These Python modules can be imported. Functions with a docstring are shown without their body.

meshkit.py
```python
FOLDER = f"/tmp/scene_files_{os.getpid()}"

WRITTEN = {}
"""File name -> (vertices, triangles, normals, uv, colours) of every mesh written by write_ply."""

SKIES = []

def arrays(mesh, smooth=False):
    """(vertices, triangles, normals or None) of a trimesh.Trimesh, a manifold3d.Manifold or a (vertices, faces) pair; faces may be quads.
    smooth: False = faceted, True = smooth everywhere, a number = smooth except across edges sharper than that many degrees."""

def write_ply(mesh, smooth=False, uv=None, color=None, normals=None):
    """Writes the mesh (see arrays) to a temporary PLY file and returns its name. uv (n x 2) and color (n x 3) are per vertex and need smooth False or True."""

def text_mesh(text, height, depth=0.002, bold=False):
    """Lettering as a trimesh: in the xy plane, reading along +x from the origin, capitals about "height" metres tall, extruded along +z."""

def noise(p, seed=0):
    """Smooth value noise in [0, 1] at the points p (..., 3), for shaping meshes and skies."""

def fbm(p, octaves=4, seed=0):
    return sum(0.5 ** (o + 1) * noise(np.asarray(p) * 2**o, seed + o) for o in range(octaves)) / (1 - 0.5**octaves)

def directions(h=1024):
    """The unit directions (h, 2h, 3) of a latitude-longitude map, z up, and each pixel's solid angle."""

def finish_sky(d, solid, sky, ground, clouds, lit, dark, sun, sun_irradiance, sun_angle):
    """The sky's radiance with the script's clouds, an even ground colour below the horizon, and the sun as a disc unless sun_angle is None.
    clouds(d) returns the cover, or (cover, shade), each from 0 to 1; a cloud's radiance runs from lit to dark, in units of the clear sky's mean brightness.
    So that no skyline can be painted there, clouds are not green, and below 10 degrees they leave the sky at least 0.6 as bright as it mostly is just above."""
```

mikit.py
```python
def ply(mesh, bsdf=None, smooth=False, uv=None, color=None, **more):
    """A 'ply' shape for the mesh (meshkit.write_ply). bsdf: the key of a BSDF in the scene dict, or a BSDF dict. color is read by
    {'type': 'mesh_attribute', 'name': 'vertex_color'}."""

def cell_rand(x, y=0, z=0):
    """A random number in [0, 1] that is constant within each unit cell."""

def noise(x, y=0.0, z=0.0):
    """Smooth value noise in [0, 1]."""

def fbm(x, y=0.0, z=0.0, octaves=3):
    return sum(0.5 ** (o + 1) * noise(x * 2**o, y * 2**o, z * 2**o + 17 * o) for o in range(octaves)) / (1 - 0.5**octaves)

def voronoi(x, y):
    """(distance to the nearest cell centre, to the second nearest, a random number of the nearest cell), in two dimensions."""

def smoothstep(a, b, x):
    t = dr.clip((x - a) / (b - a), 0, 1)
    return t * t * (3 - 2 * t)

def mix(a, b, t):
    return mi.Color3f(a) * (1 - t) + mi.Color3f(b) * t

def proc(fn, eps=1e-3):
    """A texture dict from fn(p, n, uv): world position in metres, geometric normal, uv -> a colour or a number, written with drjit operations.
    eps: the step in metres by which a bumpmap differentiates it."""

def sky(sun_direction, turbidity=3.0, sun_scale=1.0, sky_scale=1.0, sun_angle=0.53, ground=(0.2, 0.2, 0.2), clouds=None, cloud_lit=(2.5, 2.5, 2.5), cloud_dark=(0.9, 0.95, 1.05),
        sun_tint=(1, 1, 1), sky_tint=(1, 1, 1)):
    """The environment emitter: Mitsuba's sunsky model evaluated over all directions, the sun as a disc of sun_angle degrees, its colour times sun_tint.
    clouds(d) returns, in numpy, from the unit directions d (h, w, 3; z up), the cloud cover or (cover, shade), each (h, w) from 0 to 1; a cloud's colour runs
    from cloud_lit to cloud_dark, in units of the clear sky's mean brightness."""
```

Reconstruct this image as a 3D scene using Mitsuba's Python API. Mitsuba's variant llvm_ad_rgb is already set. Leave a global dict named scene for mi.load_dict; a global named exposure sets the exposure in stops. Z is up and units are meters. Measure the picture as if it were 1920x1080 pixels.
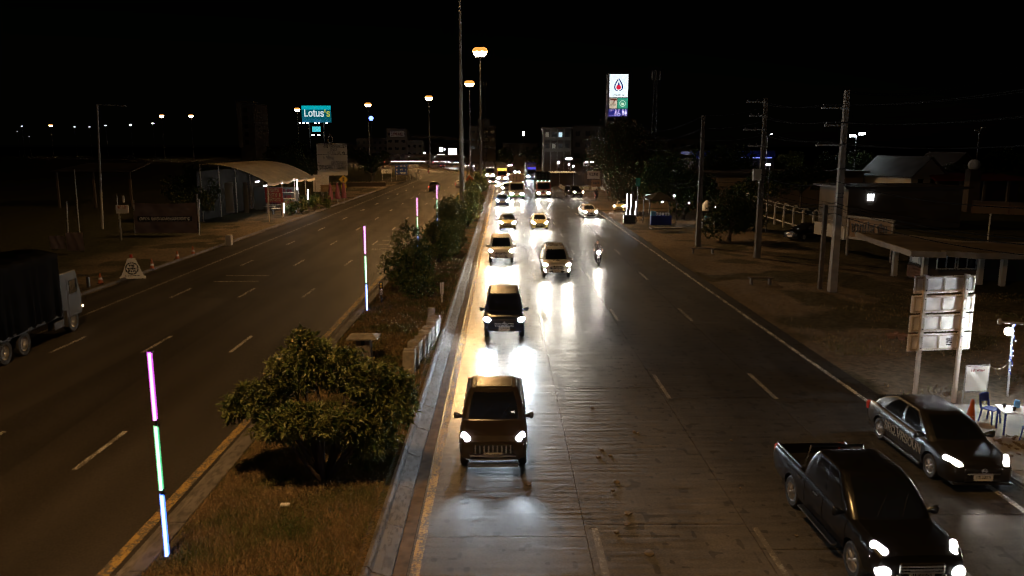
import math, random
import numpy as np
import trimesh, manifold3d, shapely
from shapely.geometry import LineString, Polygon, Point
from shapely.ops import unary_union
from shapely import affinity
import drjit as dr
import mitsuba as mi
import mikit, meshkit
from mikit import proc, noise, fbm, smoothstep, mix, voronoi

T = mi.ScalarTransform4f
rng = random.Random(7)
nr = np.random.default_rng(7)
scene, labels = {}, {}

# ------------------------------------------------------------------ camera, sky, exposure
exposure = 6.0
K = 2.0 ** -exposure            # radiances below are written in picture units and scaled by K
EYE = np.array([0.0, 0.0, 8.4])
LOOK = np.array([0.01134167, 0.98352111, -0.18043725])
scene['camera'] = {'type': 'perspective', 'fov': 67.015, 'fov_axis': 'x', 'near_clip': 0.1, 'far_clip': 6000.0,
                   'to_world': T().look_at(origin=EYE.tolist(), target=(EYE + LOOK).tolist(), up=[0, 0, 1])}
scene['sky'] = mikit.sky((0.3, -0.8, 0.25), turbidity=3, sun_scale=0.0, sky_scale=6e-5, ground=(0.05, 0.05, 0.05), sky_tint=(1.15, 0.9, 0.75))
scene['sky']['sampling_weight'] = 1.0
SODIUM = np.array([1.0, 0.55, 0.20])

# ------------------------------------------------------------------ materials
def rgb(*c):
    return {'type': 'rgb', 'value': [float(x) for x in (c if len(c) == 3 else c[0])]}

def pr(color, rough=0.6, metallic=0.0, spec=0.5, clearcoat=0.0, two=True, **k):
    b = {'type': 'principled', 'base_color': color if isinstance(color, dict) else rgb(color), 'roughness': rough, 'metallic': metallic, 'specular': spec, **k}
    if clearcoat:
        b['clearcoat'] = clearcoat
        b['clearcoat_gloss'] = 0.95
    return {'type': 'twosided', 'bsdf': b} if two else b

def mat(name, b):
    scene['mat_' + name] = b

def vary(c, amp=0.35, s=1.5, o=3):
    c = [float(x) for x in c]
    def fn(p, n, uv):
        k = 1 + amp * 2 * (fbm(p.x * s, p.y * s, p.z * s, o) - 0.5)
        return mi.Color3f(c[0], c[1], c[2]) * k
    return proc(fn)

# wet concrete of the right carriageway: broom ridges across the road, worn wheel tracks, damp patches
def dry(p):                     # near lanes: lit look painted in as paler colour, with more roughness
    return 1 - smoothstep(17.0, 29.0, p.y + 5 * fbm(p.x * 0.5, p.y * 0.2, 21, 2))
def concrete_col(p, n, uv):
    m = fbm(p.x * 0.9, p.y * 0.35, 0, 3)
    f = noise(p.x * 34, p.y * 34, 0)
    st = noise(p.x * 1.3, p.y * 9.0, 3)
    v = 0.6 + 0.5 * m + 0.35 * (f - 0.5) + 0.35 * (st - 0.5)
    spot = smoothstep(0.80, 0.86, noise(p.x * 5.5, p.y * 5.5, 9))
    oil = smoothstep(0.45, 0.75, fbm(p.x * 1.2, p.y * 0.25, 11, 3)) * (0.5 + 0.5 * dr.cos((p.x - 0.05) * 1.74))
    return mi.Color3f(0.058, 0.052, 0.046) * v * (1 - 0.5 * spot) * (1 - 0.35 * oil) * (1 + 0.7 * dry(p)) * (1 - 0.58 * smoothstep(4.2, 7.0, p.x))  # outer lanes darkened in the colour, where less headlamp light shows
def concrete_rough(p, n, uv):
    damp = fbm(p.x * 0.45 + 7, p.y * 0.13, 5, 3)
    edge = smoothstep(4.0, 8.5, p.x) * 0.22
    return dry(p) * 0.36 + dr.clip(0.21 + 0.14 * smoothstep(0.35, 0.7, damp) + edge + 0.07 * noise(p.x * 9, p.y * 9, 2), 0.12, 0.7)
def concrete_h(p, n, uv):
    wob = p.y + 0.10 * noise(p.x * 1.1, p.y * 0.5, 1)
    r = noise(p.x * 0.7, wob * 8.5, 0) + 0.45 * noise(p.x * 1.5 + 9, wob * 19.0, 4) + 0.35 * noise(p.x * 0.4, wob * 3.2, 7)
    return 0.75 * r + 0.30 * noise(p.x * 22, p.y * 24, 8) + 0.25 * fbm(p.x * 3, p.y * 3, 6, 2)
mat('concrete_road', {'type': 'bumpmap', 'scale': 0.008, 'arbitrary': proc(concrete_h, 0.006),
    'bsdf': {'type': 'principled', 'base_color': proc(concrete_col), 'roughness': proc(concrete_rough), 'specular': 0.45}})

def asphalt_col(p, n, uv):
    m = fbm(p.x * 0.5, p.y * 0.16, 0, 3)
    f = noise(p.x * 40, p.y * 40, 0)
    track = 0.5 + 0.5 * dr.cos((p.x + 1.4) * 3.49)
    patch = smoothstep(0.58, 0.62, noise(p.x * 0.42 + 3, p.y * 0.06, 4))
    v = 0.55 + 0.6 * m + 0.45 * (f - 0.5) + 0.2 * track - 0.25 * patch
    return mi.Color3f(0.034, 0.028, 0.022) * v
def asphalt_rough(p, n, uv):
    return dr.clip(0.42 + 0.3 * fbm(p.x * 0.5, p.y * 0.12, 3, 3), 0.3, 0.85)
def asphalt_h(p, n, uv):
    return noise(p.x * 30, p.y * 30, 0) + 0.6 * noise(p.x * 70, p.y * 70, 2) + 2.0 * fbm(p.x * 0.9, p.y * 0.8, 1, 2)
mat('asphalt', {'type': 'bumpmap', 'scale': 0.006, 'arbitrary': proc(asphalt_h, 0.006),
    'bsdf': {'type': 'principled', 'base_color': proc(asphalt_col), 'roughness': proc(asphalt_rough), 'specular': 0.45}})

def dirt_col(p, n, uv):
    m = fbm(p.x * 0.22, p.y * 0.22, 0, 4)
    f = fbm(p.x * 7, p.y * 7, 2, 2)
    veg = smoothstep(0.5, 0.64, fbm(p.x * 0.35 + 31, p.y * 0.3, 6, 3))
    base = mix((0.085, 0.066, 0.047), (0.155, 0.122, 0.088), m)
    unlit_ground = dr.maximum(smoothstep(-26.5, -31, p.x + 3 * m), smoothstep(24, 31, p.x + 3 * m))     # painted dark away from the road, where lamplight falls off
    return mix(base * (0.5 + 0.7 * f), mi.Color3f(0.020, 0.021, 0.010) * (0.4 + 1.2 * f), dr.maximum(veg * 0.75, unlit_ground * 0.93))
def dirt_h(p, n, uv):
    return fbm(p.x * 5, p.y * 5, 0, 3) + 3 * fbm(p.x * 0.7, p.y * 0.7, 3, 2)
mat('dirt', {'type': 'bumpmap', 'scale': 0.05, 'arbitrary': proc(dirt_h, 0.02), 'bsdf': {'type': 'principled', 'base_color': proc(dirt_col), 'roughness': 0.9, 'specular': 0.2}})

def turf_col(p, n, uv):
    m = fbm(p.x * 1.1, p.y * 1.1, 0, 3)
    f = noise(p.x * 26, p.y * 26, 2)
    return mix((0.10, 0.068, 0.034), (0.045, 0.05, 0.02), smoothstep(0.35, 0.7, m)) * (0.5 + f)
mat('turf', {'type': 'bumpmap', 'scale': 0.05, 'arbitrary': proc(lambda p, n, uv: fbm(p.x * 9, p.y * 9, 0, 3), 0.01), 'bsdf': {'type': 'principled', 'base_color': proc(turf_col), 'roughness': 0.95, 'specular': 0.1}})

def kerb_col(p, n, uv):
    m = fbm(p.x * 2, p.y * 2, p.z * 3, 3)
    dirtm = smoothstep(0.42, 0.72, fbm(p.x * 14, p.y * 5, p.z * 14 + 4, 4))
    return mi.Color3f(0.155, 0.142, 0.128) * (0.45 + 0.8 * m) * (1 - 0.4 * dirtm)
mat('kerb', {'type': 'bumpmap', 'scale': 0.02, 'arbitrary': proc(lambda p, n, uv: fbm(p.x * 12, p.y * 12, p.z * 12, 3), 0.008), 'bsdf': {'type': 'principled', 'base_color': proc(kerb_col), 'roughness': 0.7, 'specular': 0.3}})
mat('paving', pr(vary((0.21, 0.198, 0.18), 0.45, 2.2, 4), 0.85))
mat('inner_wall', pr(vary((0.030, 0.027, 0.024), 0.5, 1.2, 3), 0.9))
mat('gutter', pr(vary((0.10, 0.07, 0.045), 0.6, 5, 3), 0.8, two=False))

def paint(c, lo=0.40, hi=0.62, base=(0.10, 0.09, 0.075)):
    def fn(p, n, uv):
        w = fbm(p.x * 7, p.y * 3.0, 0, 3) * 0.6 + 0.4 * noise(p.x * 30, p.y * 30, 1)
        return mix(c, base, smoothstep(lo, hi, w))
    return pr(proc(fn), 0.55, two=False)
mat('white_paint', paint((0.44, 0.42, 0.38), 0.34, 0.62))
mat('faded_paint', paint((0.22, 0.21, 0.18), 0.25, 0.6))
mat('yellow_paint', paint((0.38, 0.25, 0.07), 0.34, 0.66))
mat('dark_strip', pr((0.035, 0.032, 0.03), 0.5, two=False))

for nm, c, r in [('black', (0.012, 0.012, 0.013), 0.4), ('dark_metal', (0.03, 0.03, 0.032), 0.45), ('tyre', (0.02, 0.02, 0.02), 0.75), ('white_plastic', (0.75, 0.75, 0.73), 0.35), ('blue_plastic', (0.015, 0.03, 0.20), 0.3),
                 ('red_plastic', (0.45, 0.035, 0.015), 0.45), ('orange_plastic', (0.42, 0.09, 0.02), 0.5), ('light_blue_plastic', (0.10, 0.32, 0.62), 0.3), ('sign_white', (0.70, 0.68, 0.63), 0.5), ('sign_blue', (0.02, 0.05, 0.22), 0.45), ('sign_yellow', (0.62, 0.40, 0.04), 0.45),
                 ('ink', (0.02, 0.02, 0.022), 0.6), ('ink_brown', (0.10, 0.055, 0.03), 0.6), ('red_board', (0.24, 0.02, 0.015), 0.5), ('gold_ink', (0.30, 0.23, 0.14), 0.6), ('pale_ink', (0.20, 0.18, 0.14), 0.5), ('skin', (0.26, 0.15, 0.10), 0.6), ('shirt', (0.03, 0.02, 0.02), 0.85), ('trousers', (0.02, 0.022, 0.03), 0.85),
                 ('hair', (0.01, 0.009, 0.008), 0.5), ('rope', (0.25, 0.2, 0.14), 0.8), ('wood', (0.20, 0.12, 0.06), 0.7), ('pink_cloth', (0.16, 0.045, 0.06), 0.85), ('green_board', (0.03, 0.16, 0.10), 0.5), ('beige_wall', (0.21, 0.175, 0.13), 0.8), ('dark_wall', (0.07, 0.055, 0.045), 0.85), ('grey_wall', (0.17, 0.16, 0.14), 0.85), ('clear_plastic', (0.16, 0.17, 0.17), 0.3), ('window_dark', (0.015, 0.015, 0.018), 0.15), ('stone_pale', (0.36, 0.33, 0.28), 0.8)]:
    mat(nm, pr(c, r))
mat('pole_low_light', pr(vary((0.085, 0.072, 0.06), 0.35, 2.5), 0.85, spec=0.2)); mat('wire', pr((0.008, 0.008, 0.008), 0.9, spec=0.05))  # darker copy of the pole concrete, for poles in weaker light
mat('galvanised', pr(vary((0.36, 0.36, 0.35), 0.3, 3), 0.45, metallic=0.3))
mat('mast_paint', pr(vary((0.34, 0.33, 0.31), 0.2, 2), 0.45, metallic=0.2))
mat('chrome', pr((0.75, 0.75, 0.76), 0.12, metallic=1.0))
mat('rim', pr((0.5, 0.49, 0.47), 0.28, metallic=0.85))
mat('glass', pr((0.006, 0.007, 0.009), 0.04, spec=0.6))
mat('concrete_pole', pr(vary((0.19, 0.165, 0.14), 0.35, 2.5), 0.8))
mat('slab_stone', pr(vary((0.26, 0.235, 0.195), 0.45, 6), 0.8))
mat('weathered_sign', pr(vary((0.68, 0.65, 0.62), 0.3, 4, 4), 0.5))
mat('rusty_post', pr(vary((0.44, 0.38, 0.32), 0.35, 5, 4), 0.6))
mat('canvas', pr(vary((0.80, 0.66, 0.44), 0.25, 1.5, 4), 0.8))
mat('tarp', pr(vary((0.0032, 0.0034, 0.0036), 0.5, 2), 0.85, spec=0.03))
mat('banner', pr(vary((0.16, 0.12, 0.12), 0.5, 1.2), 0.7))
mat('roof_tin', pr(vary((0.11, 0.09, 0.078), 0.4, 0.8), 0.6))
mat('blue_roof', pr((0.02, 0.04, 0.30), 0.45))
mat('soot_wall', pr(vary((0.085, 0.072, 0.06), 0.5, 0.7), 0.9))
mat('brick', pr(vary((0.17, 0.085, 0.05), 0.5, 3), 0.9))
mat('bark', pr(vary((0.06, 0.046, 0.034), 0.5, 6), 0.9))
mat('dead_leaf', pr((0.11, 0.085, 0.055), 0.8, spec=0.2))
for nm, c in [('leaf_bright', (0.15, 0.165, 0.045)), ('leaf_mid', (0.09, 0.115, 0.03)), ('leaf_dark', (0.028, 0.05, 0.014)), ('leaf_olive', (0.075, 0.075, 0.022)), ('leaf_brown', (0.07, 0.042, 0.02)), ('leaf_dim', (0.03, 0.036, 0.014))]:
    mat(nm, pr(c, 0.5, spec=0.5 if nm in ('leaf_bright', 'leaf_mid') else 0.15))
mat('blossom', pr((0.62, 0.52, 0.24), 0.6))
mat('grass_blades', pr({'type': 'mesh_attribute', 'name': 'vertex_color'}, 0.7, spec=0.2))
def car_paint(name, c, metallic=0.25, rough=0.32):
    mat(name, pr(c, rough, metallic=metallic, clearcoat=1.0))
car_paint('paint_brown', (0.024, 0.016, 0.011)); car_paint('paint_navy', (0.010, 0.016, 0.040)); car_paint('paint_white', (0.62, 0.60, 0.57), 0.0, 0.4); car_paint('paint_silver', (0.46, 0.44, 0.41), 0.4, 0.35)
car_paint('paint_black', (0.004, 0.004, 0.005), 0.0, 0.15); car_paint('paint_charcoal', (0.016, 0.0145, 0.013), 0.2, 0.3); car_paint('paint_dusty', (0.042, 0.041, 0.04), 0.0, 0.6); car_paint('paint_yellow', (0.46, 0.36, 0.17), 0.0, 0.4); car_paint('paint_bike', (0.02, 0.012, 0.012), 0.1, 0.4); car_paint('paint_green', (0.05, 0.22, 0.07), 0.0, 0.4); car_paint('paint_blue', (0.03, 0.06, 0.22), 0.0, 0.4); car_paint('paint_red', (0.10, 0.02, 0.02), 0.1, 0.4)

# ------------------------------------------------------------------ mesh helpers
def cat(ms):
    ms = [m for m in ms if m is not None]
    return ms[0] if len(ms) == 1 else trimesh.util.concatenate(ms)
def box(c, s, rz=0.0, rx=0.0, ry=0.0):
    m = trimesh.creation.box(extents=s)
    if rx: m.apply_transform(trimesh.transformations.rotation_matrix(rx, [1, 0, 0]))
    if ry: m.apply_transform(trimesh.transformations.rotation_matrix(ry, [0, 1, 0]))
    if rz: m.apply_transform(trimesh.transformations.rotation_matrix(rz, [0, 0, 1]))
    m.apply_translation(c)
    return m
def bbox(a, b):
    a, b = np.asarray(a, float), np.asarray(b, float)
    return box((a + b) / 2, np.abs(b - a))
def rbox(c, s, r=0.02, seg=8, rz=0.0):
    """A box with rounded edges: the hull of eight spheres."""
    s = np.asarray(s, float) / 2 - r
    sp = manifold3d.Manifold.sphere(r, seg)
    m = manifold3d.Manifold.batch_hull([sp.translate([x * s[0], y * s[1], z * s[2]]) for x in (-1, 1) for y in (-1, 1) for z in (-1, 1)])
    t = tri(m)
    if rz: t.apply_transform(trimesh.transformations.rotation_matrix(rz, [0, 0, 1]))
    t.apply_translation(c)
    return t
def tri(m):
    g = m.to_mesh()
    return trimesh.Trimesh(np.asarray(g.vert_properties)[:, :3], np.asarray(g.tri_verts), process=False)
def man(t):
    return manifold3d.Manifold(manifold3d.Mesh(np.asarray(t.vertices, np.float32), np.asarray(t.faces, np.uint32)))
def hull(balls, seg=12):
    """balls: (x, y, z, r) -> hull of the spheres."""
    return tri(manifold3d.Manifold.batch_hull([manifold3d.Manifold.sphere(r, seg).translate([x, y, z]) for x, y, z, r in balls]))
def tube(pts, r, n=8, cap=True):
    pts = np.asarray(pts, float)
    rs = np.broadcast_to(np.asarray(r, float), (len(pts),))
    V = []
    for i, p in enumerate(pts):
        d = pts[min(i + 1, len(pts) - 1)] - pts[max(i - 1, 0)]
        d /= np.linalg.norm(d) + 1e-12
        a = np.cross(d, [0, 0, 1] if abs(d[2]) < 0.9 else [1, 0, 0]); a /= np.linalg.norm(a)
        b = np.cross(d, a)
        th = np.arange(n) / n * 2 * np.pi
        V.append(p + rs[i] * (np.cos(th)[:, None] * a + np.sin(th)[:, None] * b))
    V = np.vstack(V); F = []
    for i in range(len(pts) - 1):
        for k in range(n):
            a, b, c, d = i * n + k, i * n + (k + 1) % n, (i + 1) * n + (k + 1) % n, (i + 1) * n + k
            F += [[a, b, c], [a, c, d]]
    if cap:
        for k in range(1, n - 1):
            F += [[0, k + 1, k], [(len(pts) - 1) * n, (len(pts) - 1) * n + k, (len(pts) - 1) * n + k + 1]]
    return trimesh.Trimesh(V, F, process=False)
def lathe(prof, n=20, axis='z'):
    prof = np.asarray(prof, float)
    th = np.arange(n) / n * 2 * np.pi
    V = np.vstack([np.stack([r * np.cos(th), r * np.sin(th), np.full(n, z)], 1) for r, z in prof]); F = []
    for i in range(len(prof) - 1):
        for k in range(n):
            a, b, c, d = i * n + k, i * n + (k + 1) % n, (i + 1) * n + (k + 1) % n, (i + 1) * n + k
            F += [[a, b, c], [a, c, d]]
    m = trimesh.Trimesh(V, F, process=False)
    if axis == 'x': m.apply_transform(trimesh.transformations.rotation_matrix(math.pi / 2, [0, 1, 0]))
    if axis == 'y': m.apply_transform(trimesh.transformations.rotation_matrix(-math.pi / 2, [1, 0, 0]))
    return m
def prism(poly, z0, z1):
    poly = poly if isinstance(poly, (Polygon,)) else Polygon(poly)
    m = trimesh.creation.extrude_polygon(poly, z1 - z0, engine='earcut')
    m.apply_translation([0, 0, z0])
    return m
def extr(geom, depth):
    return cat([trimesh.creation.extrude_polygon(g, depth, engine='earcut') for g in getattr(geom, 'geoms', [geom]) if g.area > 1e-9])
def grid(P):
    P = np.asarray(P, float); a, b = P.shape[:2]
    i, j = np.meshgrid(np.arange(a - 1), np.arange(b - 1), indexing='ij')
    q = (i * b + j).ravel()
    F = np.vstack([np.stack([q, q + b + 1, q + b], 1), np.stack([q, q + 1, q + b + 1], 1)])
    return trimesh.Trimesh(P.reshape(-1, 3), F, process=False)
def mv(m, x=0, y=0, z=0, rz=0.0, rx=0.0):
    m = m.copy()
    if rx: m.apply_transform(trimesh.transformations.rotation_matrix(rx, [1, 0, 0]))
    if rz: m.apply_transform(trimesh.transformations.rotation_matrix(rz, [0, 0, 1]))
    m.apply_translation([x, y, z])
    return m
def stand(m, origin, right=(1, 0)):
    """Puts a flat xy mesh (reading along +x, up +y, front +z) upright: x -> right, y -> up, +z -> out of the face, to the reader's side."""
    r = np.array([right[0], right[1], 0.0]); r /= np.linalg.norm(r)
    M = np.eye(4); M[:3, 0] = r; M[:3, 1] = [0, 0, 1]; M[:3, 2] = np.cross(r, [0, 0, 1]); M[:3, 3] = origin
    m = m.copy(); m.apply_transform(M)
    return m

# ------------------------------------------------------------------ scene helpers
used = set()
def numbered(name):
    k, i = name, 0
    while k in used:
        i += 1
        k = f'{name}_{i:03d}'
    used.add(k)
    return k
cache = {}
def shape(mesh, m, smooth=False):
    k = (id(mesh), m, smooth)
    if k not in cache:
        cache[k] = (mesh, mikit.ply(mesh, 'mat_' + m, smooth=smooth))
    return dict(cache[k][1])
def thing(name, label, category, group=None):
    k = numbered(name)
    labels[k] = {'label': label, 'category': category}
    if group: labels[k]['group'] = group
    return k
def put(name, mesh, m, parent=None, smooth=False, at=None, emit=None, weight=1.0, label=None, kind=None):
    key = numbered((parent + '__' + name) if parent else name)
    d = shape(mesh, m, smooth)
    if at is not None: d['to_world'] = at
    if emit is not None:
        d['emitter'] = {'type': 'area', 'radiance': rgb(np.asarray(emit, float) * K), 'sampling_weight': float(weight)}
    scene[key] = d
    if label or kind:
        labels.setdefault(key, {})
        if label: labels[key]['label'] = label
        if kind: labels[key]['kind'] = kind
    return key
def solo(name, mesh, m, label, category, group=None, **k):
    key = put(name, mesh, m, **k)
    labels[key] = {'label': label, 'category': category}
    if group: labels[key]['group'] = group
    return key
def ground_piece(name, mesh, m, **k):
    key = put(name, mesh, m, **k)
    labels[key] = {'kind': 'structure'}
    return key

# ------------------------------------------------------------------ lettering: Thai strokes (width units, height 10) and Latin from meshkit
def _c(x, y, r=1.1):
    t = np.linspace(0, 2 * np.pi, 9)
    return [(x + r * math.cos(a), y + r * math.sin(a)) for a in t]
GL = {
 'ก': (6, [[(1, 0), (1, 6), (0.4, 7.2), (1.8, 9.4), (4, 9.6), (5.4, 8), (5.4, 0)]]), 'ข': (5.5, [_c(1.3, 8.3), [(2.2, 8), (1.6, 5.5), (1.4, 0), (4.8, 0), (4.8, 9.6)]]),
 'ค': (6, [[(0.8, 0), (0.8, 7), (2, 9.5), (4, 9.5), (5.4, 8), (5.4, 0)], _c(3, 5), [(3, 4), (1, 0.5)]]), 'ง': (5, [_c(3.5, 8.4), [(4.4, 8), (4.2, 1.2), (2.6, 0), (0.4, 4.5)]]),
 'จ': (5.5, [[(0.5, 7.5), (2, 9.6), (4.4, 9), (4.9, 6), (4.9, 0), (3.2, 1.5)], _c(2.4, 2.4)]), 'ช': (6.5, [_c(1.3, 8.3), [(2.2, 8), (1.4, 5.5), (1.4, 0), (4.8, 0), (4.8, 6), (6, 9.8)]]),
 'ด': (6, [[(1, 0), (1, 7), (2.4, 9.6), (4, 9.5), (5.4, 8), (5.4, 0)], [(1, 0), (3, 3)], _c(3, 4.4)]), 'ต': (6, [[(1, 0), (1, 7), (2, 9.6), (3.2, 8.4), (4.4, 9.6), (5.4, 8), (5.4, 0)], [(1, 0), (3, 3)], _c(3, 4.4)]),
 'ท': (6.5, [_c(1.2, 8.4), [(1.9, 8), (1.9, 0)], [(1.9, 5.5), (4, 9.4), (5.6, 8.5), (5.6, 0)]]), 'น': (6.5, [_c(1.2, 8.4), [(1.9, 8), (1.9, 0)], [(1.9, 0.5), (5.4, 2.2), (5.4, 9.6)], _c(5.4, 1.2)]),
 'บ': (6, [_c(1.2, 8.4), [(1.9, 8), (1.9, 0), (5.4, 0), (5.4, 9.6)]]), 'ป': (6, [_c(1.2, 8.4), [(1.9, 8), (1.9, 0), (5.4, 0), (5.4, 12.5)]]),
 'พ': (7, [_c(1.2, 8.4), [(1.9, 8), (1.9, 0), (4, 6), (6.2, 0), (6.2, 9.6)]]), 'ม': (6.5, [_c(1.2, 8.4), [(1.9, 8), (1.9, 0), (5.4, 0), (5.4, 9.6)], _c(1.6, 1)]),
 'ย': (6, [_c(1.4, 8.4), [(0.8, 7), (2.4, 5.4), (1.2, 3.8), (1.2, 0), (5.2, 0), (5.2, 9.6)]]), 'ร': (4.6, [[(0.6, 8), (2, 9.6), (4, 8.8)], [(0.8, 7.2), (3.8, 5.2), (3.8, 1.4)], _c(3, 1)]),
 'ล': (6, [[(0.6, 7.5), (2, 9.6), (4.6, 9), (5.2, 6), (5.2, 0)], [(5.2, 4), (3, 5.2), (1.2, 3)], _c(1.6, 1.6)]), 'ว': (4.6, [[(0.6, 8), (2.2, 9.6), (4, 8.4), (4, 1.4)], _c(3.2, 1)]),
 'ศ': (6.2, [[(0.8, 0), (0.8, 7), (2, 9.5), (4, 9.5), (5.4, 8), (5.4, 0)], _c(3, 5), [(4.6, 9), (6.2, 11)]]), 'ส': (6, [[(0.6, 7.5), (2, 9.6), (4.6, 8.4), (5.2, 6), (5.2, 0)], [(4.4, 8.6), (6, 11)], _c(1.6, 1.6), [(5, 4), (3, 5), (1.2, 3)]]),
 'ห': (7, [_c(1.2, 8.4), [(1.9, 8), (1.9, 0)], [(1.9, 4), (5, 7.4), (6, 6), (6, 0)], _c(5.4, 8.6)]), 'อ': (5.6, [[(1, 7), (1, 0), (5, 0), (5, 8), (3.6, 9.6), (1.6, 9.4)], _c(1.7, 6)]),
 'ณ': (8, [_c(1.2, 8.4), [(2, 8), (2, 0)], [(2, 9), (4.4, 9.4), (4.4, 0), (7.4, 2), (7.4, 9.6)]]), 'า': (4, [[(0.5, 8), (2, 9.6), (3.4, 8.4), (3.4, 0)]]), 'เ': (2.6, [[(1.2, 9.6), (1.2, 1.4)], _c(1.4, 1)]), 'แ': (5, [[(1.2, 9.6), (1.2, 1.4)], _c(1.4, 1), [(3.6, 9.6), (3.6, 1.4)], _c(3.8, 1)]),
 'ไ': (3, [[(0.4, 12), (1.4, 13.5), (1.8, 11), (1.8, 0)]]), 'โ': (3, [[(0.2, 13), (2.8, 13), (1.6, 11), (1.6, 0)]]), 'ะ': (3, [_c(1, 7), [(2, 7), (2.8, 9)], _c(1, 3), [(2, 3), (2.8, 5)]]),
 'ิ': (0, [[(-4.6, 11), (-3, 12.6), (-1, 11), (-4.6, 11)]]), 'ี': (0, [[(-4.6, 11), (-3, 12.6), (-1, 11), (-4.6, 11)], [(-1, 11), (-1, 13.4)]]), 'ุ': (0, [[(-1, -1), (-1, -3)]]), 'ู': (0, [[(-3, -1.2), (-3, -3), (-1, -3), (-1, -1)]]), '์': (0, [_c(-2, 11.6, 0.8), [(-1.6, 12.2), (-0.4, 14)]]), '่': (0, [[(-1.4, 11), (-1.4, 13)]]), '้': (0, [[(-3, 12.6), (-2, 11.4), (0, 13)]]), '็': (0, [[(-3.6, 11), (-2, 13), (-0.6, 12)]]), '.': (2, [_c(0.8, 0.5, 0.5)]), '-': (4, [[(0.6, 5), (3.4, 5)]]), ' ': (4, []),
}
def thai(text, h, w=1.25, depth=0.006, width=None):
    x, polys = 0.0, []
    for ch in text:
        adv, strokes = GL.get(ch, (4, []))
        polys += [LineString([(x + a, b) for a, b in s]).buffer(w / 2, 2) for s in strokes]
        x += adv + (1.3 if adv else 0)
    g = affinity.scale(unary_union(polys), h / 10, h / 10, origin=(0, 0))
    if width: g = affinity.scale(g, width / (x * h / 10), 1, origin=(0, 0))
    return extr(g.simplify(h * 0.006), depth)
def latin(text, h, depth=0.006, width=None, bold=True):
    m = meshkit.text_mesh(text, h, depth, bold)
    if width: m.apply_scale([width / (m.bounds[1][0] - m.bounds[0][0]), 1, 1])
    return m

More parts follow.
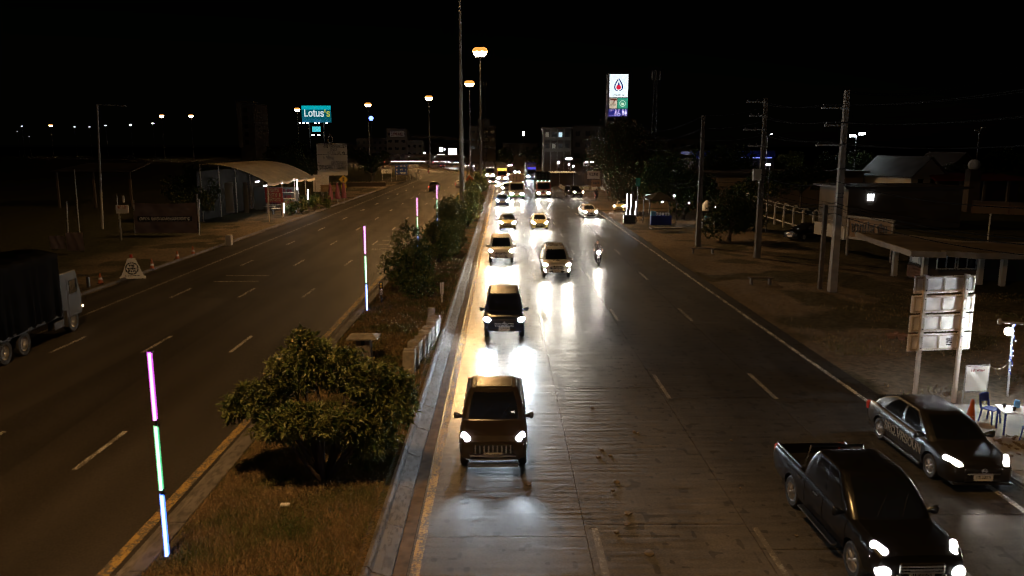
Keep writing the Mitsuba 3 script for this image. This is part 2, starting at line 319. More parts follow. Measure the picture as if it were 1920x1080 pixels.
# ------------------------------------------------------------------ ground, roads, median
R_CURVE, S0, TH_MAX = 270.0, 190.0, 0.95
def road(s, x, z=0.0):
    """A point of the highway: s metres along its axis (straight, then bending left), x metres to the right of the axis."""
    if s <= S0: return [x, s, z]
    th = min((s - S0) / R_CURVE, TH_MAX)
    rest = max(0.0, s - S0 - R_CURVE * TH_MAX)
    c, n = math.cos(th), math.sin(th)
    return [-R_CURVE * (1 - c) - n * rest + c * x, S0 + R_CURVE * n + c * rest + n * x, z]
def strip(prof, ss):
    """prof: (x, z) from left to right, swept along the road."""
    return grid([[road(s, x, z) for x, z in prof] for s in ss])
FAR = list(np.linspace(200, 760, 60))
NEAR = [-6, 40, 90, 140, 190]

gx = np.concatenate([[-3000, -900, -300], np.linspace(-120, -26, 24), [-15], [0], [12], np.linspace(13.4, 110, 24), [300, 900, 3000]])
gy = np.concatenate([[-40], np.linspace(-6, 200, 52), [260, 400, 800, 1600, 4000]])
def gz(x, y):
    k = min(max((abs(x - (-5)) - 19) / 8, 0), 1) * (1 if abs(x) < 130 and y < 210 else 0)
    return -0.06 + 0.22 * k * (meshkit.fbm(np.array([x * 0.13, y * 0.13, 0.5]), 3) - 0.45)
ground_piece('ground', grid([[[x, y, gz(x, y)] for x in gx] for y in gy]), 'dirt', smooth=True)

LC = ground_piece('left_carriageway', strip([(-24.0, -0.05), (-23.4, -0.005), (-16, 0.02), (-7.72, 0.0)], NEAR + FAR), 'asphalt')
RC = ground_piece('right_carriageway', strip([(-2.24, -0.035), (13.0, -0.05)], NEAR + FAR), 'dark_strip')
# concrete slabs, lane by lane, ten metres long
LANES = [(-1.93, 1.80), (1.815, 5.45), (5.465, 9.10), (9.115, 12.9)]
for a, b in LANES:
    off = rng.uniform(-1, 1)
    for k in range(19):
        y0 = -4 + k * 10 + off
        w = 0.008 + 0.006 * rng.random()
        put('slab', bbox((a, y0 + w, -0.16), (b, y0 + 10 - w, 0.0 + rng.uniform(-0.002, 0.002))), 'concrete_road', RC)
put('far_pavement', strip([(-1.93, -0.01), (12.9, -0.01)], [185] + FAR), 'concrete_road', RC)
put('gutter', strip([(-2.26, -0.02), (-1.95, -0.012)], NEAR + FAR[:20]), 'gutter', RC)
def mark(parent, x, y0, y1, w, m, z=0.005):
    put('lane_mark', grid([[[x - w / 2, y, z], [x + w / 2, y, z]] for y in np.linspace(y0, y1, 2)]), m, parent)
for k in range(14):
    y = 25.0 + 11.8 * (k - 1)
    if y > 4:
        mark(RC, 5.62, y, y + 2.8, 0.13, 'faded_paint'); mark(RC, 9.22, y - 0.1, y + 2.9, 0.15, 'faded_paint')
        mark(RC, 2.03, y, y + 2.8, 0.15, 'dark_strip' if k == 1 else 'faded_paint')
for k in range(15):
    y = 19.3 + 11.8 * (k - 1)
    for x, z in ((-11.3, 0.02), (-14.9, 0.026), (-18.7, 0.02)):
        mark(LC, x, y, y + 2.8, 0.15, 'white_paint', z)
put('edge_line', strip([(12.1, 0.006), (12.26, 0.006)], [0, 60, 120, 190]), 'white_paint', RC)
put('yellow_line', strip([(-1.88, 0.006), (-1.68, 0.006)], NEAR + FAR[:12]), 'yellow_paint', RC)
put('edge_line', strip([(-21.25, 0.012), (-21.08, 0.013)], NEAR + FAR[:30]), 'faded_paint', LC)
put('yellow_line', strip([(-8.1, 0.012), (-7.84, 0.012)], NEAR + FAR[:30]), 'yellow_paint', LC)
for y in (63.5, 66.5, 69.5, 72.5, 75.5):                       # rumble bars
    put('rumble_bar', grid([[[-10.9, y, 0.022], [-8.3, y, 0.02]], [[-10.9, y + 0.35, 0.022], [-8.3, y + 0.35, 0.02]]]), 'faded_paint', LC)
for y in (48, 50.2):
    put('rumble_bar', grid([[[-18.2, y, 0.027], [-15.4, y, 0.03]], [[-18.2, y + 0.3, 0.027], [-15.4, y + 0.3, 0.03]]]), 'faded_paint', LC)

# median: raised turf between two kerbs
MED = ground_piece('median', strip([(-7.25, 0.16), (-6.8, 0.19), (-5, 0.30), (-3.6, 0.26), (-2.98, 0.235), (-2.78, 0.23)], list(np.linspace(-4, 190, 50)) + FAR), 'turf', smooth=True)
def kerb_run(prof, name, step, y0, y1):
    for k, y in enumerate(np.arange(y0, y1, step)):
        P = Polygon(prof)
        m = trimesh.creation.extrude_polygon(P, step - 0.02 - 0.01 * rng.random(), engine='earcut')
        M = np.eye(4); M[:3, :3] = [[1, 0, 0], [0, 0, 1], [0, 1, 0]]
        m.apply_transform(M)
        m.apply_translation([rng.uniform(-0.012, 0.012), y, rng.uniform(-0.006, 0.006)])
        put(name, m, 'kerb', MED)
RP = [(-2.78, -0.1), (-2.78, 0.26), (-2.70, 0.27), (-2.64, 0.24), (-2.60, 0.16), (-2.24, 0.04), (-2.22, -0.1)]
LP = [(-7.74, -0.1), (-7.72, 0.03), (-7.42, 0.19), (-7.34, 0.21), (-7.06, 0.21), (-7.06, -0.1)]
kerb_run(RP, 'kerb_stone', 2.0, 4, 150)
kerb_run(LP, 'kerb_stone', 2.0, 4, 150)
for P in (RP, LP):
    put('far_kerb', strip(P[1:5], list(np.linspace(150, 190, 6)) + FAR), 'kerb', MED)

def blades(n, x0, x1, y0, y1, hfun, l=(0.05, 0.12), w=0.012, zf=lambda x, y: 0.2 * np.ones_like(x)):
    x, y = nr.uniform(x0, x1, n), nr.uniform(y0, y1, n) if np.isscalar(y0) else y0
    keep = hfun(x, y) > nr.random(n)
    x, y = x[keep], y[keep]; n = len(x)
    a = nr.uniform(0, 2 * np.pi, n); h = nr.uniform(*l, n); lean = nr.uniform(0.2, 1.3, n)
    base = np.stack([x, y, zf(x, y) - 0.01], 1)
    tip = base + np.stack([np.cos(a) * h * lean, np.sin(a) * h * lean, h], 1)
    s = np.stack([-np.sin(a), np.cos(a), 0 * a], 1) * w
    V = np.stack([base - s, base + s, tip], 1).reshape(-1, 3)
    F = np.arange(3 * n).reshape(-1, 3)
    green = np.clip(meshkit.fbm(np.stack([x * 1.1, y * 1.1, 0 * x], 1), 3, 4) * 2.6 - 1.0 + nr.normal(0, 0.25, n), 0, 1)[:, None]
    c = np.array([0.235, 0.16, 0.08]) * (1 - green) + np.array([0.07, 0.095, 0.026]) * green
    c = c * nr.uniform(0.45, 1.35, (n, 1))
    return trimesh.Trimesh(V, F, process=False), np.repeat(c, 3, axis=0)
def med_z(x, y):
    return np.interp(x, [-7.25, -6.8, -5, -3.6, -2.9], [0.16, 0.19, 0.30, 0.26, 0.22])
def put_grass(name, lab, *a, **k):
    m, c = blades(*a, **k)
    scene[numbered(name)] = mikit.ply(m, 'mat_grass_blades', smooth=False, color=c)
    labels[name] = {'label': lab, 'category': 'grass', 'kind': 'stuff'}
patch = lambda x, y: np.clip(0.25 + 1.3 * meshkit.fbm(np.stack([x * 0.9, y * 0.9, 0 * x], 1), 3, 9), 0.1, 1)
put_grass('median_grass', 'dry brown and green grass covering the near end of the median', 95000, -7.0, -2.93, 11, 26, patch, l=(0.05, 0.13), w=0.011, zf=med_z)
put_grass('median_far_grass', 'dark short grass on the median behind the concrete slabs', 36000, -7.0, -2.93, 26, 60, patch, l=(0.07, 0.15), w=0.022, zf=med_z)
put_grass('verge_grass', 'low grass on the dirt behind the sign with white panels', 22000, 13.6, 30, 24.5, 44, lambda x, y: np.clip(2.4 * meshkit.fbm(np.stack([x * 0.35, y * 0.35, 0 * x], 1), 3, 2) - 0.9, 0, 1), l=(0.06, 0.15), w=0.02, zf=lambda x, y: -0.06 + 0 * x)
labels['median_grass'].pop('category'); labels['median_far_grass'].pop('category'); labels['verge_grass'].pop('category')
for nm in ('median_grass', 'median_far_grass', 'verge_grass'): labels[nm]['category'] = 'grass'

# ------------------------------------------------------------------ foliage
def leaf_mesh(P, A, L, W, fold=0.25):
    """Folded diamond leaves: bases P, unit directions A."""
    n = len(P)
    up = nr.normal(0, 0.35, (n, 3)) + [0, 0, 1]
    S = np.cross(A, up); S /= np.linalg.norm(S, axis=1, keepdims=True) + 1e-9
    N = np.cross(S, A)
    L, W = np.broadcast_to(L, n)[:, None], np.broadcast_to(W, n)[:, None]
    mid = P + A * L * 0.45
    a, b, c, d = P, mid + S * W / 2 + N * W * fold, P + A * L - N * L * 0.12, mid - S * W / 2 + N * W * fold
    V = np.stack([a, b, c, d, mid], 1).reshape(-1, 3)
    o = np.arange(n)[:, None] * 5
    F = np.vstack([o + [0, 4, 1], o + [4, 2, 1], o + [0, 3, 4], o + [4, 3, 2]])
    return trimesh.Trimesh(V, F, process=False)
def lobe_points(lobes, dens):
    P, D = [], []
    for x, y, z, rx, ry, rz in lobes:
        n = int(dens * (rx * ry + ry * rz + rx * rz) * 4)
        d = nr.normal(0, 1, (n, 3)); d /= np.linalg.norm(d, axis=1, keepdims=True)
        f = 1 + 0.38 * (meshkit.fbm(d * 2.2 + [x * 3, y * 3, z * 3], 3, 5) * 2 - 1) * 1.4
        r = f * (1 - 0.55 * nr.random(n) ** 2.2)
        P.append(np.array([x, y, z]) + d * r[:, None] * [rx, ry, rz]); D.append(d)
    return np.vstack(P), np.vstack(D)
def rosettes(lobes, dens, per=6, L=0.15, W=0.045, zmin=0.12):
    P, D = lobe_points(lobes, dens)
    ok = P[:, 2] > zmin
    P, D = P[ok], D[ok]
    P, D = np.repeat(P, per, 0), np.repeat(D, per, 0)
    A = D * 0.55 + nr.normal(0, 0.75, P.shape) + [0, 0, 0.12]
    A /= np.linalg.norm(A, axis=1, keepdims=True)
    return P + nr.normal(0, 0.015, P.shape), A, nr.uniform(0.65, 1.25, len(P)) * L, nr.uniform(0.7, 1.2, len(P)) * W
def branches(base, tips, r, jitter=0.12):
    out = []
    for t in tips:
        b, t = np.array(base, float), np.array(t, float)
        k = np.linspace(0, 1, 6)[:, None]
        pts = b + (t - b) * k + np.stack([np.interp(k[:, 0], [0, .5, 1], [0, 1, 0])] * 3, 1) * nr.normal(0, jitter, 3) + [0, 0, 0]
        pts[:, 2] += np.sin(k[:, 0] * np.pi) * 0.08 * np.linalg.norm(t - b)
        out.append(tube(pts, np.linspace(r, r * 0.25, 6), 6))
    return cat(out)
def plant(name, label, category, lobes, dens, base, group=None, tones=('leaf_mid', 'leaf_dark', 'leaf_bright'), mix_=(0.5, 0.3, 0.2), per=6, L=0.15, W=0.045, trunk=0.05, stems=6, blossoms=0):
    t = thing(name, label, category, group)
    P, A, Ls, Ws = rosettes(lobes, dens, per, L, W)
    tone = nr.choice(len(tones), len(P) // per, p=mix_).repeat(per)
    for i, m in enumerate(tones):
        s = tone == i
        if s.any(): put('foliage', leaf_mesh(P[s], A[s], Ls[s], Ws[s]), m, t, kind='stuff')
    tips = [(x + nr.normal(0, rx * 0.3), y + nr.normal(0, ry * 0.3), z + rz * 0.3) for x, y, z, rx, ry, rz in (lobes * 3)[:max(stems, len(lobes))]]
    put('trunk', branches(base, tips, trunk), 'bark', t, smooth=True)
    if blossoms:
        Q, D = lobe_points(lobes, dens * 0.4)
        s = np.argsort(-Q[:, 2] * 1.0 - nr.random(len(Q)) * 1.2)[:blossoms]
        q = np.repeat(Q[s] + D[s] * 0.05, 5, 0); a = nr.normal(0, 1, q.shape) + [0, 0, 0.5]; a /= np.linalg.norm(a, axis=1, keepdims=True)
        put('blossom', leaf_mesh(q, a, 0.07, 0.05), 'blossom', t, kind='stuff')
    return t
def lobes_in(x, y, z, rx, ry, rz, n, seed, rr=(0.35, 0.55)):
    g = np.random.default_rng(seed); out = []
    for _ in range(n):
        d = g.normal(0, 1, 3); d /= np.linalg.norm(d); k = g.uniform(0.35, 0.75); q = g.uniform(*rr)
        out.append((x + d[0] * rx * k, y + d[1] * ry * k, z + d[2] * rz * k, rx * q, ry * q, rz * q))
    return out
# the near flowering shrub
BUSH = [(-6.05, 18.5, 2.15, 0.72, 0.7, 0.42), (-5.3, 19.0, 2.75, 0.7, 0.7, 0.5), (-4.95, 19.3, 3.1, 0.55, 0.6, 0.5), (-4.2, 19.2, 2.75, 0.65, 0.65, 0.5), (-3.2, 18.7, 2.5, 0.72, 0.7, 0.55), (-2.75, 18.5, 2.0, 0.55, 0.6, 0.55), (-4.7, 17.6, 1.95, 0.9, 0.6, 0.38), (-5.4, 17.8, 1.75, 0.6, 0.5, 0.3), (-3.8, 17.9, 1.72, 0.6, 0.5, 0.4),
        (-3.15, 18.1, 1.35, 0.5, 0.5, 0.42), (-3.5, 18.6, 0.75, 0.4, 0.4, 0.4), (-6.6, 18.3, 2.0, 0.3, 0.35, 0.25), (-5.15, 19.3, 3.45, 0.28, 0.3, 0.3), (-2.55, 18.7, 2.45, 0.3, 0.35, 0.3)]
plant('flowering_shrub', 'large leafy shrub with pale blossoms at the near end of the median', 'shrub', BUSH, 66, (-4.45, 18.0, 0.15), per=7, L=0.19, W=0.058, trunk=0.07, stems=13, blossoms=110,
      tones=('leaf_mid', 'leaf_olive', 'leaf_bright', 'leaf_dark'), mix_=(0.35, 0.2, 0.33, 0.12))
SHR = [
 ('round leafy shrub beside the second light pole on the median', lobes_in(-5.2, 42.6, 2.0, 1.75, 1.3, 1.75, 9, 1) + [(-4.6, 41.6, 0.9, 1.1, 0.8, 0.8)], (-5.1, 42.4, 0.2), 26),
 ('low wide shrub on the median between the second and third light poles', lobes_in(-4.6, 54, 1.5, 1.5, 1.3, 1.25, 7, 2), (-4.6, 54, 0.2), 22),
 ('spreading shrub on the median right of the third light pole', lobes_in(-4.0, 60.5, 1.7, 1.5, 1.5, 1.5, 7, 3), (-4.0, 60.5, 0.2), 20),
 ('tall dark shrub on the median behind the third light pole', lobes_in(-5.0, 69.5, 2.2, 1.5, 1.5, 2.0, 8, 4), (-5.0, 69.5, 0.2), 20),
 ('tall ragged shrub on the median in front of the fourth light pole', lobes_in(-4.6, 76.5, 2.6, 1.7, 1.6, 2.2, 8, 5), (-4.6, 76.5, 0.2), 18),
 ('shrub on the median right beside the foot of the tallest mast', lobes_in(-3.9, 86, 2.2, 1.6, 1.8, 2.0, 7, 6), (-3.9, 86, 0.2), 16),
]
SHR += [('low shrub at the foot of the third light pole', lobes_in(-5.7, 64.0, 1.3, 1.1, 1.4, 1.1, 7, 8), (-5.7, 63.5, 0.2), 20),
 ('broad shrub beside the kerb below the foot of the tallest mast', lobes_in(-3.5, 79.5, 1.7, 1.2, 1.8, 1.5, 8, 10), (-3.6, 79, 0.2), 16)]
for lab, lb, b, dn in SHR:
    plant('median_shrub', lab, 'shrub', lb, dn, b, per=6, L=0.2, W=0.075, trunk=0.06, tones=('leaf_mid', 'leaf_dark', 'leaf_bright'), mix_=(0.45, 0.35, 0.2))
for i, y in enumerate((98, 108, 119, 131, 144, 158, 174)):
    plant('median_shrub', 'dark hedge-like shrub further back on the median', 'shrub', lobes_in(-4.6 + 0.4 * math.sin(i * 2.1), y, 1.8, 1.7, 3.0, 1.7, 6, 20 + i), 8, (-4.6, y, 0.2), group='shrubs further back on the median', per=5, L=0.3, W=0.13, trunk=0.06, stems=4)

# ------------------------------------------------------------------ things standing on the median
def led_pole(x, y, label, lean=0.0):
    t = thing('light_pole', label, 'light pole', 'poles with three glowing tubes along the median')
    zb = 0.2
    put('post', tube([[x, y, 0.0], [x - 0.01, y, 4.5]], 0.022, 8), 'black', t)
    for nm, z0, z1, core, cas in (('blue_tube', 0.22, 1.56, (1.3, 2.0, 3.0), (0.06, 0.35, 2.6)), ('green_tube', 1.65, 3.0, (1.2, 2.4, 1.7), (0.0, 0.55, 0.17)), ('purple_tube', 3.11, 4.5, (2.6, 1.1, 2.8), (0.62, 0.02, 0.72))):
        tb = put(nm, tube([[x + 0.006, y - 0.075, z0 + 0.02], [x + 0.006, y - 0.075, z1 - 0.02]], 0.027, 10), 'white_plastic', t, emit=core, weight=1.5)
        put('casing', tube([[x - 0.012, y - 0.02, z0], [x - 0.012, y - 0.02, z1]], 0.052, 10), 'white_plastic', tb, emit=cas, weight=0.15)  # wider glowing tube added behind the core for its coloured halo
        put('clamp', cat([box((x, y, z), (0.09, 0.09, 0.03)) for z in (z0 + 0.01, z1 - 0.01)]), 'black', t)
    put('foot', lathe([(0, 0.12), (0.06, 0.12), (0.06, 0.25), (0.03, 0.27), (0, 0.27)], 10), 'black', t, at=T().translate([x, y, 0]))
led_pole(-6.82, 14.56, 'pole with purple, green and blue glowing tubes, nearest of the four')
led_pole(-6.88, 38.4, 'pole with glowing purple, green and blue tubes beside the delineator sign')
led_pole(-6.6, 59.7, 'pole with glowing tubes rising behind the round median shrub, third along the row')
led_pole(-6.75, 79.5, 'pole with glowing tubes, farthest and smallest of the four')

def utility_box(x, y):
    t = thing('control_pillar', 'concrete control pillar with a sloped cap behind the flowering shrub', 'control box')
    put('pillar', rbox((x, y, 0.68), (0.56, 0.5, 1.0), 0.02), 'concrete_pole', t)
    put('cap', tri(manifold3d.Manifold.hull_points(np.array([[x + a * 0.58, y + b * 0.46, 1.18] for a in (-1, 1) for b in (-1, 1)] + [[x + a * 0.58, y + b * 0.46, 1.24] for a in (-1, 1) for b in (-1, 1)] + [[x + a * 0.3, y, 1.36] for a in (-1, 1)]))), 'slab_stone', t)
    put('lifting_eye', tube([[x - 0.04, y, 1.33], [x - 0.04, y, 1.44], [x + 0.04, y, 1.44], [x + 0.04, y, 1.33]], 0.012, 6), 'dark_metal', t)
    put('vent', box((x, y - 0.255, 1.02), (0.14, 0.02, 0.16)), 'black', t)
    put('plate', box((x - 0.02, y - 0.33, 1.265), (0.16, 0.08, 0.012), rx=0.28), 'ink_brown', t)
utility_box(-5.35, 28.9)

# a leaning row of concrete kerb slabs stacked like books
n_slab = 19
pts = [(-3.52, 27.4), (-3.46, 28.4), (-3.3, 29.5), (-3.22, 30.8), (-3.12, 32.2), (-3.06, 33.6)]
pl = LineString(pts)
SL = rbox((0, 0, 0), (0.46, 0.2, 0.80), 0.02, 6)
for i in range(n_slab):
    p = pl.interpolate(i / (n_slab - 1) * pl.length)
    z = 0.25 + 0.39
    lab = 'pale concrete slab leaning in the row on the median' if i not in (0, n_slab - 1) else ('concrete slab at the near end of the leaning row on the median' if i == 0 else 'concrete slab at the far end of the leaning row on the median')
    solo('concrete_slab', SL, 'slab_stone', lab, 'concrete slab', 'concrete slabs leaning in a row on the median' if 0 < i < n_slab - 1 else None,
         at=T().translate([p.x + rng.uniform(-.07, .07), p.y, z - 0.10 * rng.random()]).rotate([0, 0, 1], -12 + rng.uniform(-6, 6)).rotate([1, 0, 0], -9 + rng.uniform(-3, 3)))
solo('concrete_block', rbox((-3.42, 36.0, 0.52), (0.32, 0.3, 0.66), 0.02), 'slab_stone', 'single upright concrete block standing apart beyond the leaning slabs', 'concrete block')

t = thing('marker_post', 'white rectangular marker plate on a thin post on the median', 'marker post')
put('post', box((-3.24, 40.2, 0.55), (0.07, 0.05, 0.7)), 'sign_white', t); put('plate', rbox((-3.24, 40.17, 1.02), (0.19, 0.03, 0.62), 0.008), 'sign_white', t)
put('rib', box((-3.24, 40.15, 1.02), (0.05, 0.012, 0.62)), 'galvanised', t)
t = thing('delineator', 'small dark delineator board with two round yellow reflectors on the median', 'delineator')
put('post', box((-6.5, 40.6, 0.45), (0.06, 0.06, 0.6)), 'dark_metal', t)
put('board', rbox((-6.5, 40.55, 0.95), (0.2, 0.03, 0.72), 0.008), 'ink', t)
for z in (1.2, 1.05):
    put('reflector', lathe([(0, 0), (0.062, 0), (0.055, 0.02), (0, 0.025)], 14, 'y'), 'sign_yellow', t, at=T().translate([-6.5, 40.53, z]).rotate([0, 0, 1], 180))
put('stripe_plate', box((-6.5, 40.52, 0.78), (0.15, 0.012, 0.30)), 'sign_white', t)
put('stripe', cat([box((-6.5, 40.505, z), (0.13, 0.012, 0.035), ry=0.4) for z in (0.69, 0.78, 0.87)]), 'ink', t)

# litter
for i, (x, y, s) in enumerate([(-5.0, 16.55, 0.13)]):
    solo('crumpled_paper', rbox((x, y, 0.34), (0.22, 0.14, 0.05), 0.02), 'sign_white', 'crumpled pale litter lying on the dry grass of the median', 'litter')
def litter_leaf(x, y, s, m='dead_leaf'):
    a = np.linspace(0, 2 * np.pi, 9)[:-1]
    r = s * (0.6 + 0.5 * nr.random(8))
    top = np.stack([x + r * np.cos(a) * 0.8, y + r * np.sin(a), 0.012 + 0.03 * nr.random(8)], 1)
    V = np.vstack([top, [[x, y, 0.035]], top * [1, 1, 0] + [0, 0, 0.002]])
    F = [[i, (i + 1) % 8, 8] for i in range(8)] + [[i, i + 9, (i + 1) % 8 + 9] for i in range(8)] + [[i, (i + 1) % 8 + 9, (i + 1) % 8] for i in range(8)]
    return trimesh.Trimesh(V, F, process=False)
for x, y, s in [(2.75, 20.5, .1), (2.6, 20.0, .08), (2.95, 20.1, .08), (2.85, 18.4, .12), (2.7, 17.9, .07), (2.88, 16.7, .13), (2.78, 16.2, .12), (2.5, 15.8, .09), (3.05, 14.9, .14), (3.2, 13.8, .13), (3.08, 13.3, .12), (2.9, 24.1, .1), (3.9, 21.9, .09), (4.0, 21.8, .06), (0.62, 18.3, .14), (6.6, 21.2, .06), (5.9, 18.0, .05), (6.4, 15.6, .06)]:
    solo('fallen_leaf', litter_leaf(x, y, s), 'dead_leaf', 'withered leaf lying on the wet concrete lane', 'leaf', 'fallen leaves scattered on the concrete lanes')

# ------------------------------------------------------------------ high masts
def high_mast(x, y, h, label, L, weight, visible=True):
    t = thing('high_mast', label, 'street light')
    put('pole', tube([[x, y, 0], [x, y, h * 0.5], [x, y, h]], [0.30, 0.21, 0.12], 12), 'mast_paint', t, smooth=True)
    put('base', lathe([(0, 0), (0.62, 0), (0.62, 0.5), (0.34, 0.55), (0.34, 1.4), (0, 1.4)], 16), 'kerb', t, at=T().translate([x, y, 0]))
    put('ring', lathe([(0.9, 0), (1.0, 0.05), (0.9, 0.1), (0.8, 0.05), (0.9, 0)], 24), 'galvanised', t, at=T().translate([x, y, h - 0.05]))
    put('bracket', cat([box((x, y, h + 0.02), (1.8, 0.07, 0.07)), box((x, y, h + 0.03), (0.07, 1.8, 0.07))]), 'galvanised', t)
    for sx in (-1, 1):
        f = put('floodlight', rbox((x + sx * 0.55, y, h + 0.75), (1.0, 0.8, 0.2), 0.06), 'galvanised', t)
        g = trimesh.creation.icosphere(2, 1.0); g.apply_scale([0.95, 0.95, 0.9]); g.apply_translation([x + sx * 0.48, y, h - 0.15])
        put('diffuser', g, 'white_plastic', f, True, emit=(36.0, 21.0, 8.2), weight=weight * 0.5)
        put('reflector', lathe([(1.02, 0.12), (1.04, 0.3), (0.9, 0.65), (0.55, 0.93), (0, 1.02)], 20), 'galvanised', f, 40, at=T().translate([x + sx * 0.48, y, h - 0.15]), emit=(1.3, 0.46, 0.075), weight=weight * 0.03)  # this glowing dome is added for the orange halo round the lamp
        put('lamp', lathe([(0, 0), (0.55, 0), (0.55, -0.02), (0, -0.02)], 20), 'white_plastic', f, at=T().translate([x + sx * 0.48, y, h - 1.1]), emit=SODIUM * L, weight=weight)
MASTS = [(-7.3, 8.5, 27.3, None, 850, 11), (-4.75, 90, 27.4, 'tall street light mast nearest the camera, its lamp above the frame', 2100, 9), (-4.61, 163, 27.3, 'tall mast whose big orange lamps shine highest in view', 1900, 4),
         (-10.2, 244, 27.3, 'tall mast with orange lamps just left of the brightest one', 1500, 2.5), (-29.4, 316, 27.3, 'tall mast with orange lamps where the road starts to bend left', 1500, 2.5), (-62.4, 368, 27.3, 'far mast with orange lamps left of the road bend', 700, 1),
         (-107.1, 414, 27.2, 'far mast with an orange lamp touching the teal billboard', 60, 0.5), (-154.2, 476, 27.2, 'far mast with an orange lamp in front of the pale tower', 60, 0.4), (-203.9, 520, 27.9, 'right one of two far orange lamps left of the pale tower', 60, 0.3), (-223.0, 520, 27.9, 'left one of two far orange lamps left of the pale tower', 60, 0.3), (-363.9, 640, 24.9, 'far orange lamp at the left edge of the view', 60, 0.3)]
for x, y, h, lab, L, w in MASTS:
    high_mast(x, y, h, lab or 'tall street light mast standing just outside the left edge of the view', L, w)

# ------------------------------------------------------------------ vehicles (local frame: nose at y = 0 pointing to -y, ground z = 0)
from scipy.interpolate import PchipInterpolator
def loft_body(st, wheels, wr, hwmax):
    st = np.asarray(st, float)
    ys = np.unique(np.concatenate([st[:, 0], np.linspace(st[0, 0], st[-1, 0], 26)]))
    f = [PchipInterpolator(st[:, 0], st[:, k])(ys) for k in range(1, 5)]
    rings = []
    for y, hw, zb, zs, zc in zip(ys, *f):
        h = zs - zb
        half = [(0, zb), (.8 * hw, zb), (.94 * hw, zb + .04), (.985 * hw, zb + .28 * h), (hw, zb + .6 * h), (.985 * hw, zb + .82 * h), (.955 * hw, zs - .03 * h), (.90 * hw, zs + .35 * (zc - zs)), (.74 * hw, zs + .75 * (zc - zs)), (.4 * hw, zc), (0, zc + .004)]
        ring = half + [(-a, b) for a, b in half[-2:0:-1]]
        rings.append([[a, y, b] for a, b in ring])
    P = np.array(rings); n = P.shape[1]; k = len(ys)
    V = P.reshape(-1, 3); F = []
    for i in range(k - 1):
        for j in range(n):
            a, b, c, d = i * n + j, i * n + (j + 1) % n, (i + 1) * n + (j + 1) % n, (i + 1) * n + j
            F += [[a, b, c], [a, c, d]]
    V = np.vstack([V, P[0].mean(0)[None], P[-1].mean(0)[None]])
    for j in range(n):
        F += [[k * n, (j + 1) % n, j], [k * n + 1, (k - 1) * n + j, (k - 1) * n + (j + 1) % n]]
    m = trimesh.Trimesh(V, F, process=False)
    if m.volume < 0: m.invert()
    b = man(m)
    for wy in wheels:
        for s in (-1, 1):
            c = manifold3d.Manifold.cylinder(0.6, wr + 0.06, wr + 0.06, 28).rotate([0, 90, 0]).translate([s * hwmax - (0.3 if s > 0 else 0.3), wy, wr])
            b = b - c
    return b
NF, NC, NS = 9, 4, 16
def footprint(w, yf, yr, r, bow, z):
    pts = []
    def arc(cx, cy, a0):
        for q in range(1, NC + 1):
            a = a0 + (q / (NC + 1)) * math.pi / 2
            pts.append((cx + r * math.cos(a), cy + r * math.sin(a)))
    for x in np.linspace(-w + r, w - r, NF): pts.append((x, yf))
    arc(w - r, yf + r, -math.pi / 2)
    for y in np.linspace(yf + r, yr - r, NS): pts.append((w, y))
    arc(w - r, yr - r, 0)
    for x in np.linspace(w - r, -w + r, NF): pts.append((x, yr))
    arc(-w + r, yr - r, math.pi / 2)
    for y in np.linspace(yr - r, yf + r, NS): pts.append((-w, y))
    arc(-w + r, yf + r, math.pi)
    p = np.array(pts)
    front = np.clip((yr - p[:, 1]) / (yr - yf), 0, 1) ** 4
    p[:, 1] -= bow * (1 - (p[:, 0] / w) ** 2) * front
    return np.column_stack([p, np.full(len(p), z)])
TS = np.array([0, .12, .3, .5, .7, .88, .97, 1.0])
def cabin(w0, w1, f0, f1, r0, r1, z0, z1, bow=0.14, crown=0.05):
    rows = []
    for t in TS:
        e = t + 0.12 * math.sin(math.pi * t)
        rows.append(footprint(w0 + (w1 - w0) * (t ** 1.35), f0 + (f1 - f0) * t, r0 + (r1 - r0) * (t ** 1.25), 0.16 - 0.02 * t, bow * (1 - .2 * t), z0 + (z1 - z0) * e))
    top = rows[-1]; c = top.mean(0)
    for s, dz in ((.965, .012), (.9, .024), (.7, crown * .75), (.35, crown), (0.001, crown * 1.03)):
        q = c + (top - c) * [s, s, 0]; q[:, 2] = z1 + dz; rows.append(q)
    P = np.array(rows); P = np.concatenate([P, P[:, :1]], 1)
    m = grid(P)
    if (m.face_normals[len(m.faces) - 5][2]) < 0: m.invert()
    N = np.array(trimesh.Trimesh(m.vertices, m.faces, process=False).vertex_normals).reshape(P.shape)
    def pane(t0, t1, c0, c1, off=0.007):
        g = grid(P[t0:t1 + 1, c0:c1 + 1] + N[t0:t1 + 1, c0:c1 + 1] * off)
        if (g.face_normals.mean(0) @ N[t0:t1 + 1, c0:c1 + 1].mean((0, 1))) < 0: g.invert()
        return g
    return m, pane, P
IF = (0, NF - 1); IR = NF + NC; IB = IR + NS + NC; IL = IB + NF + NC      # first index of right side, back, left side

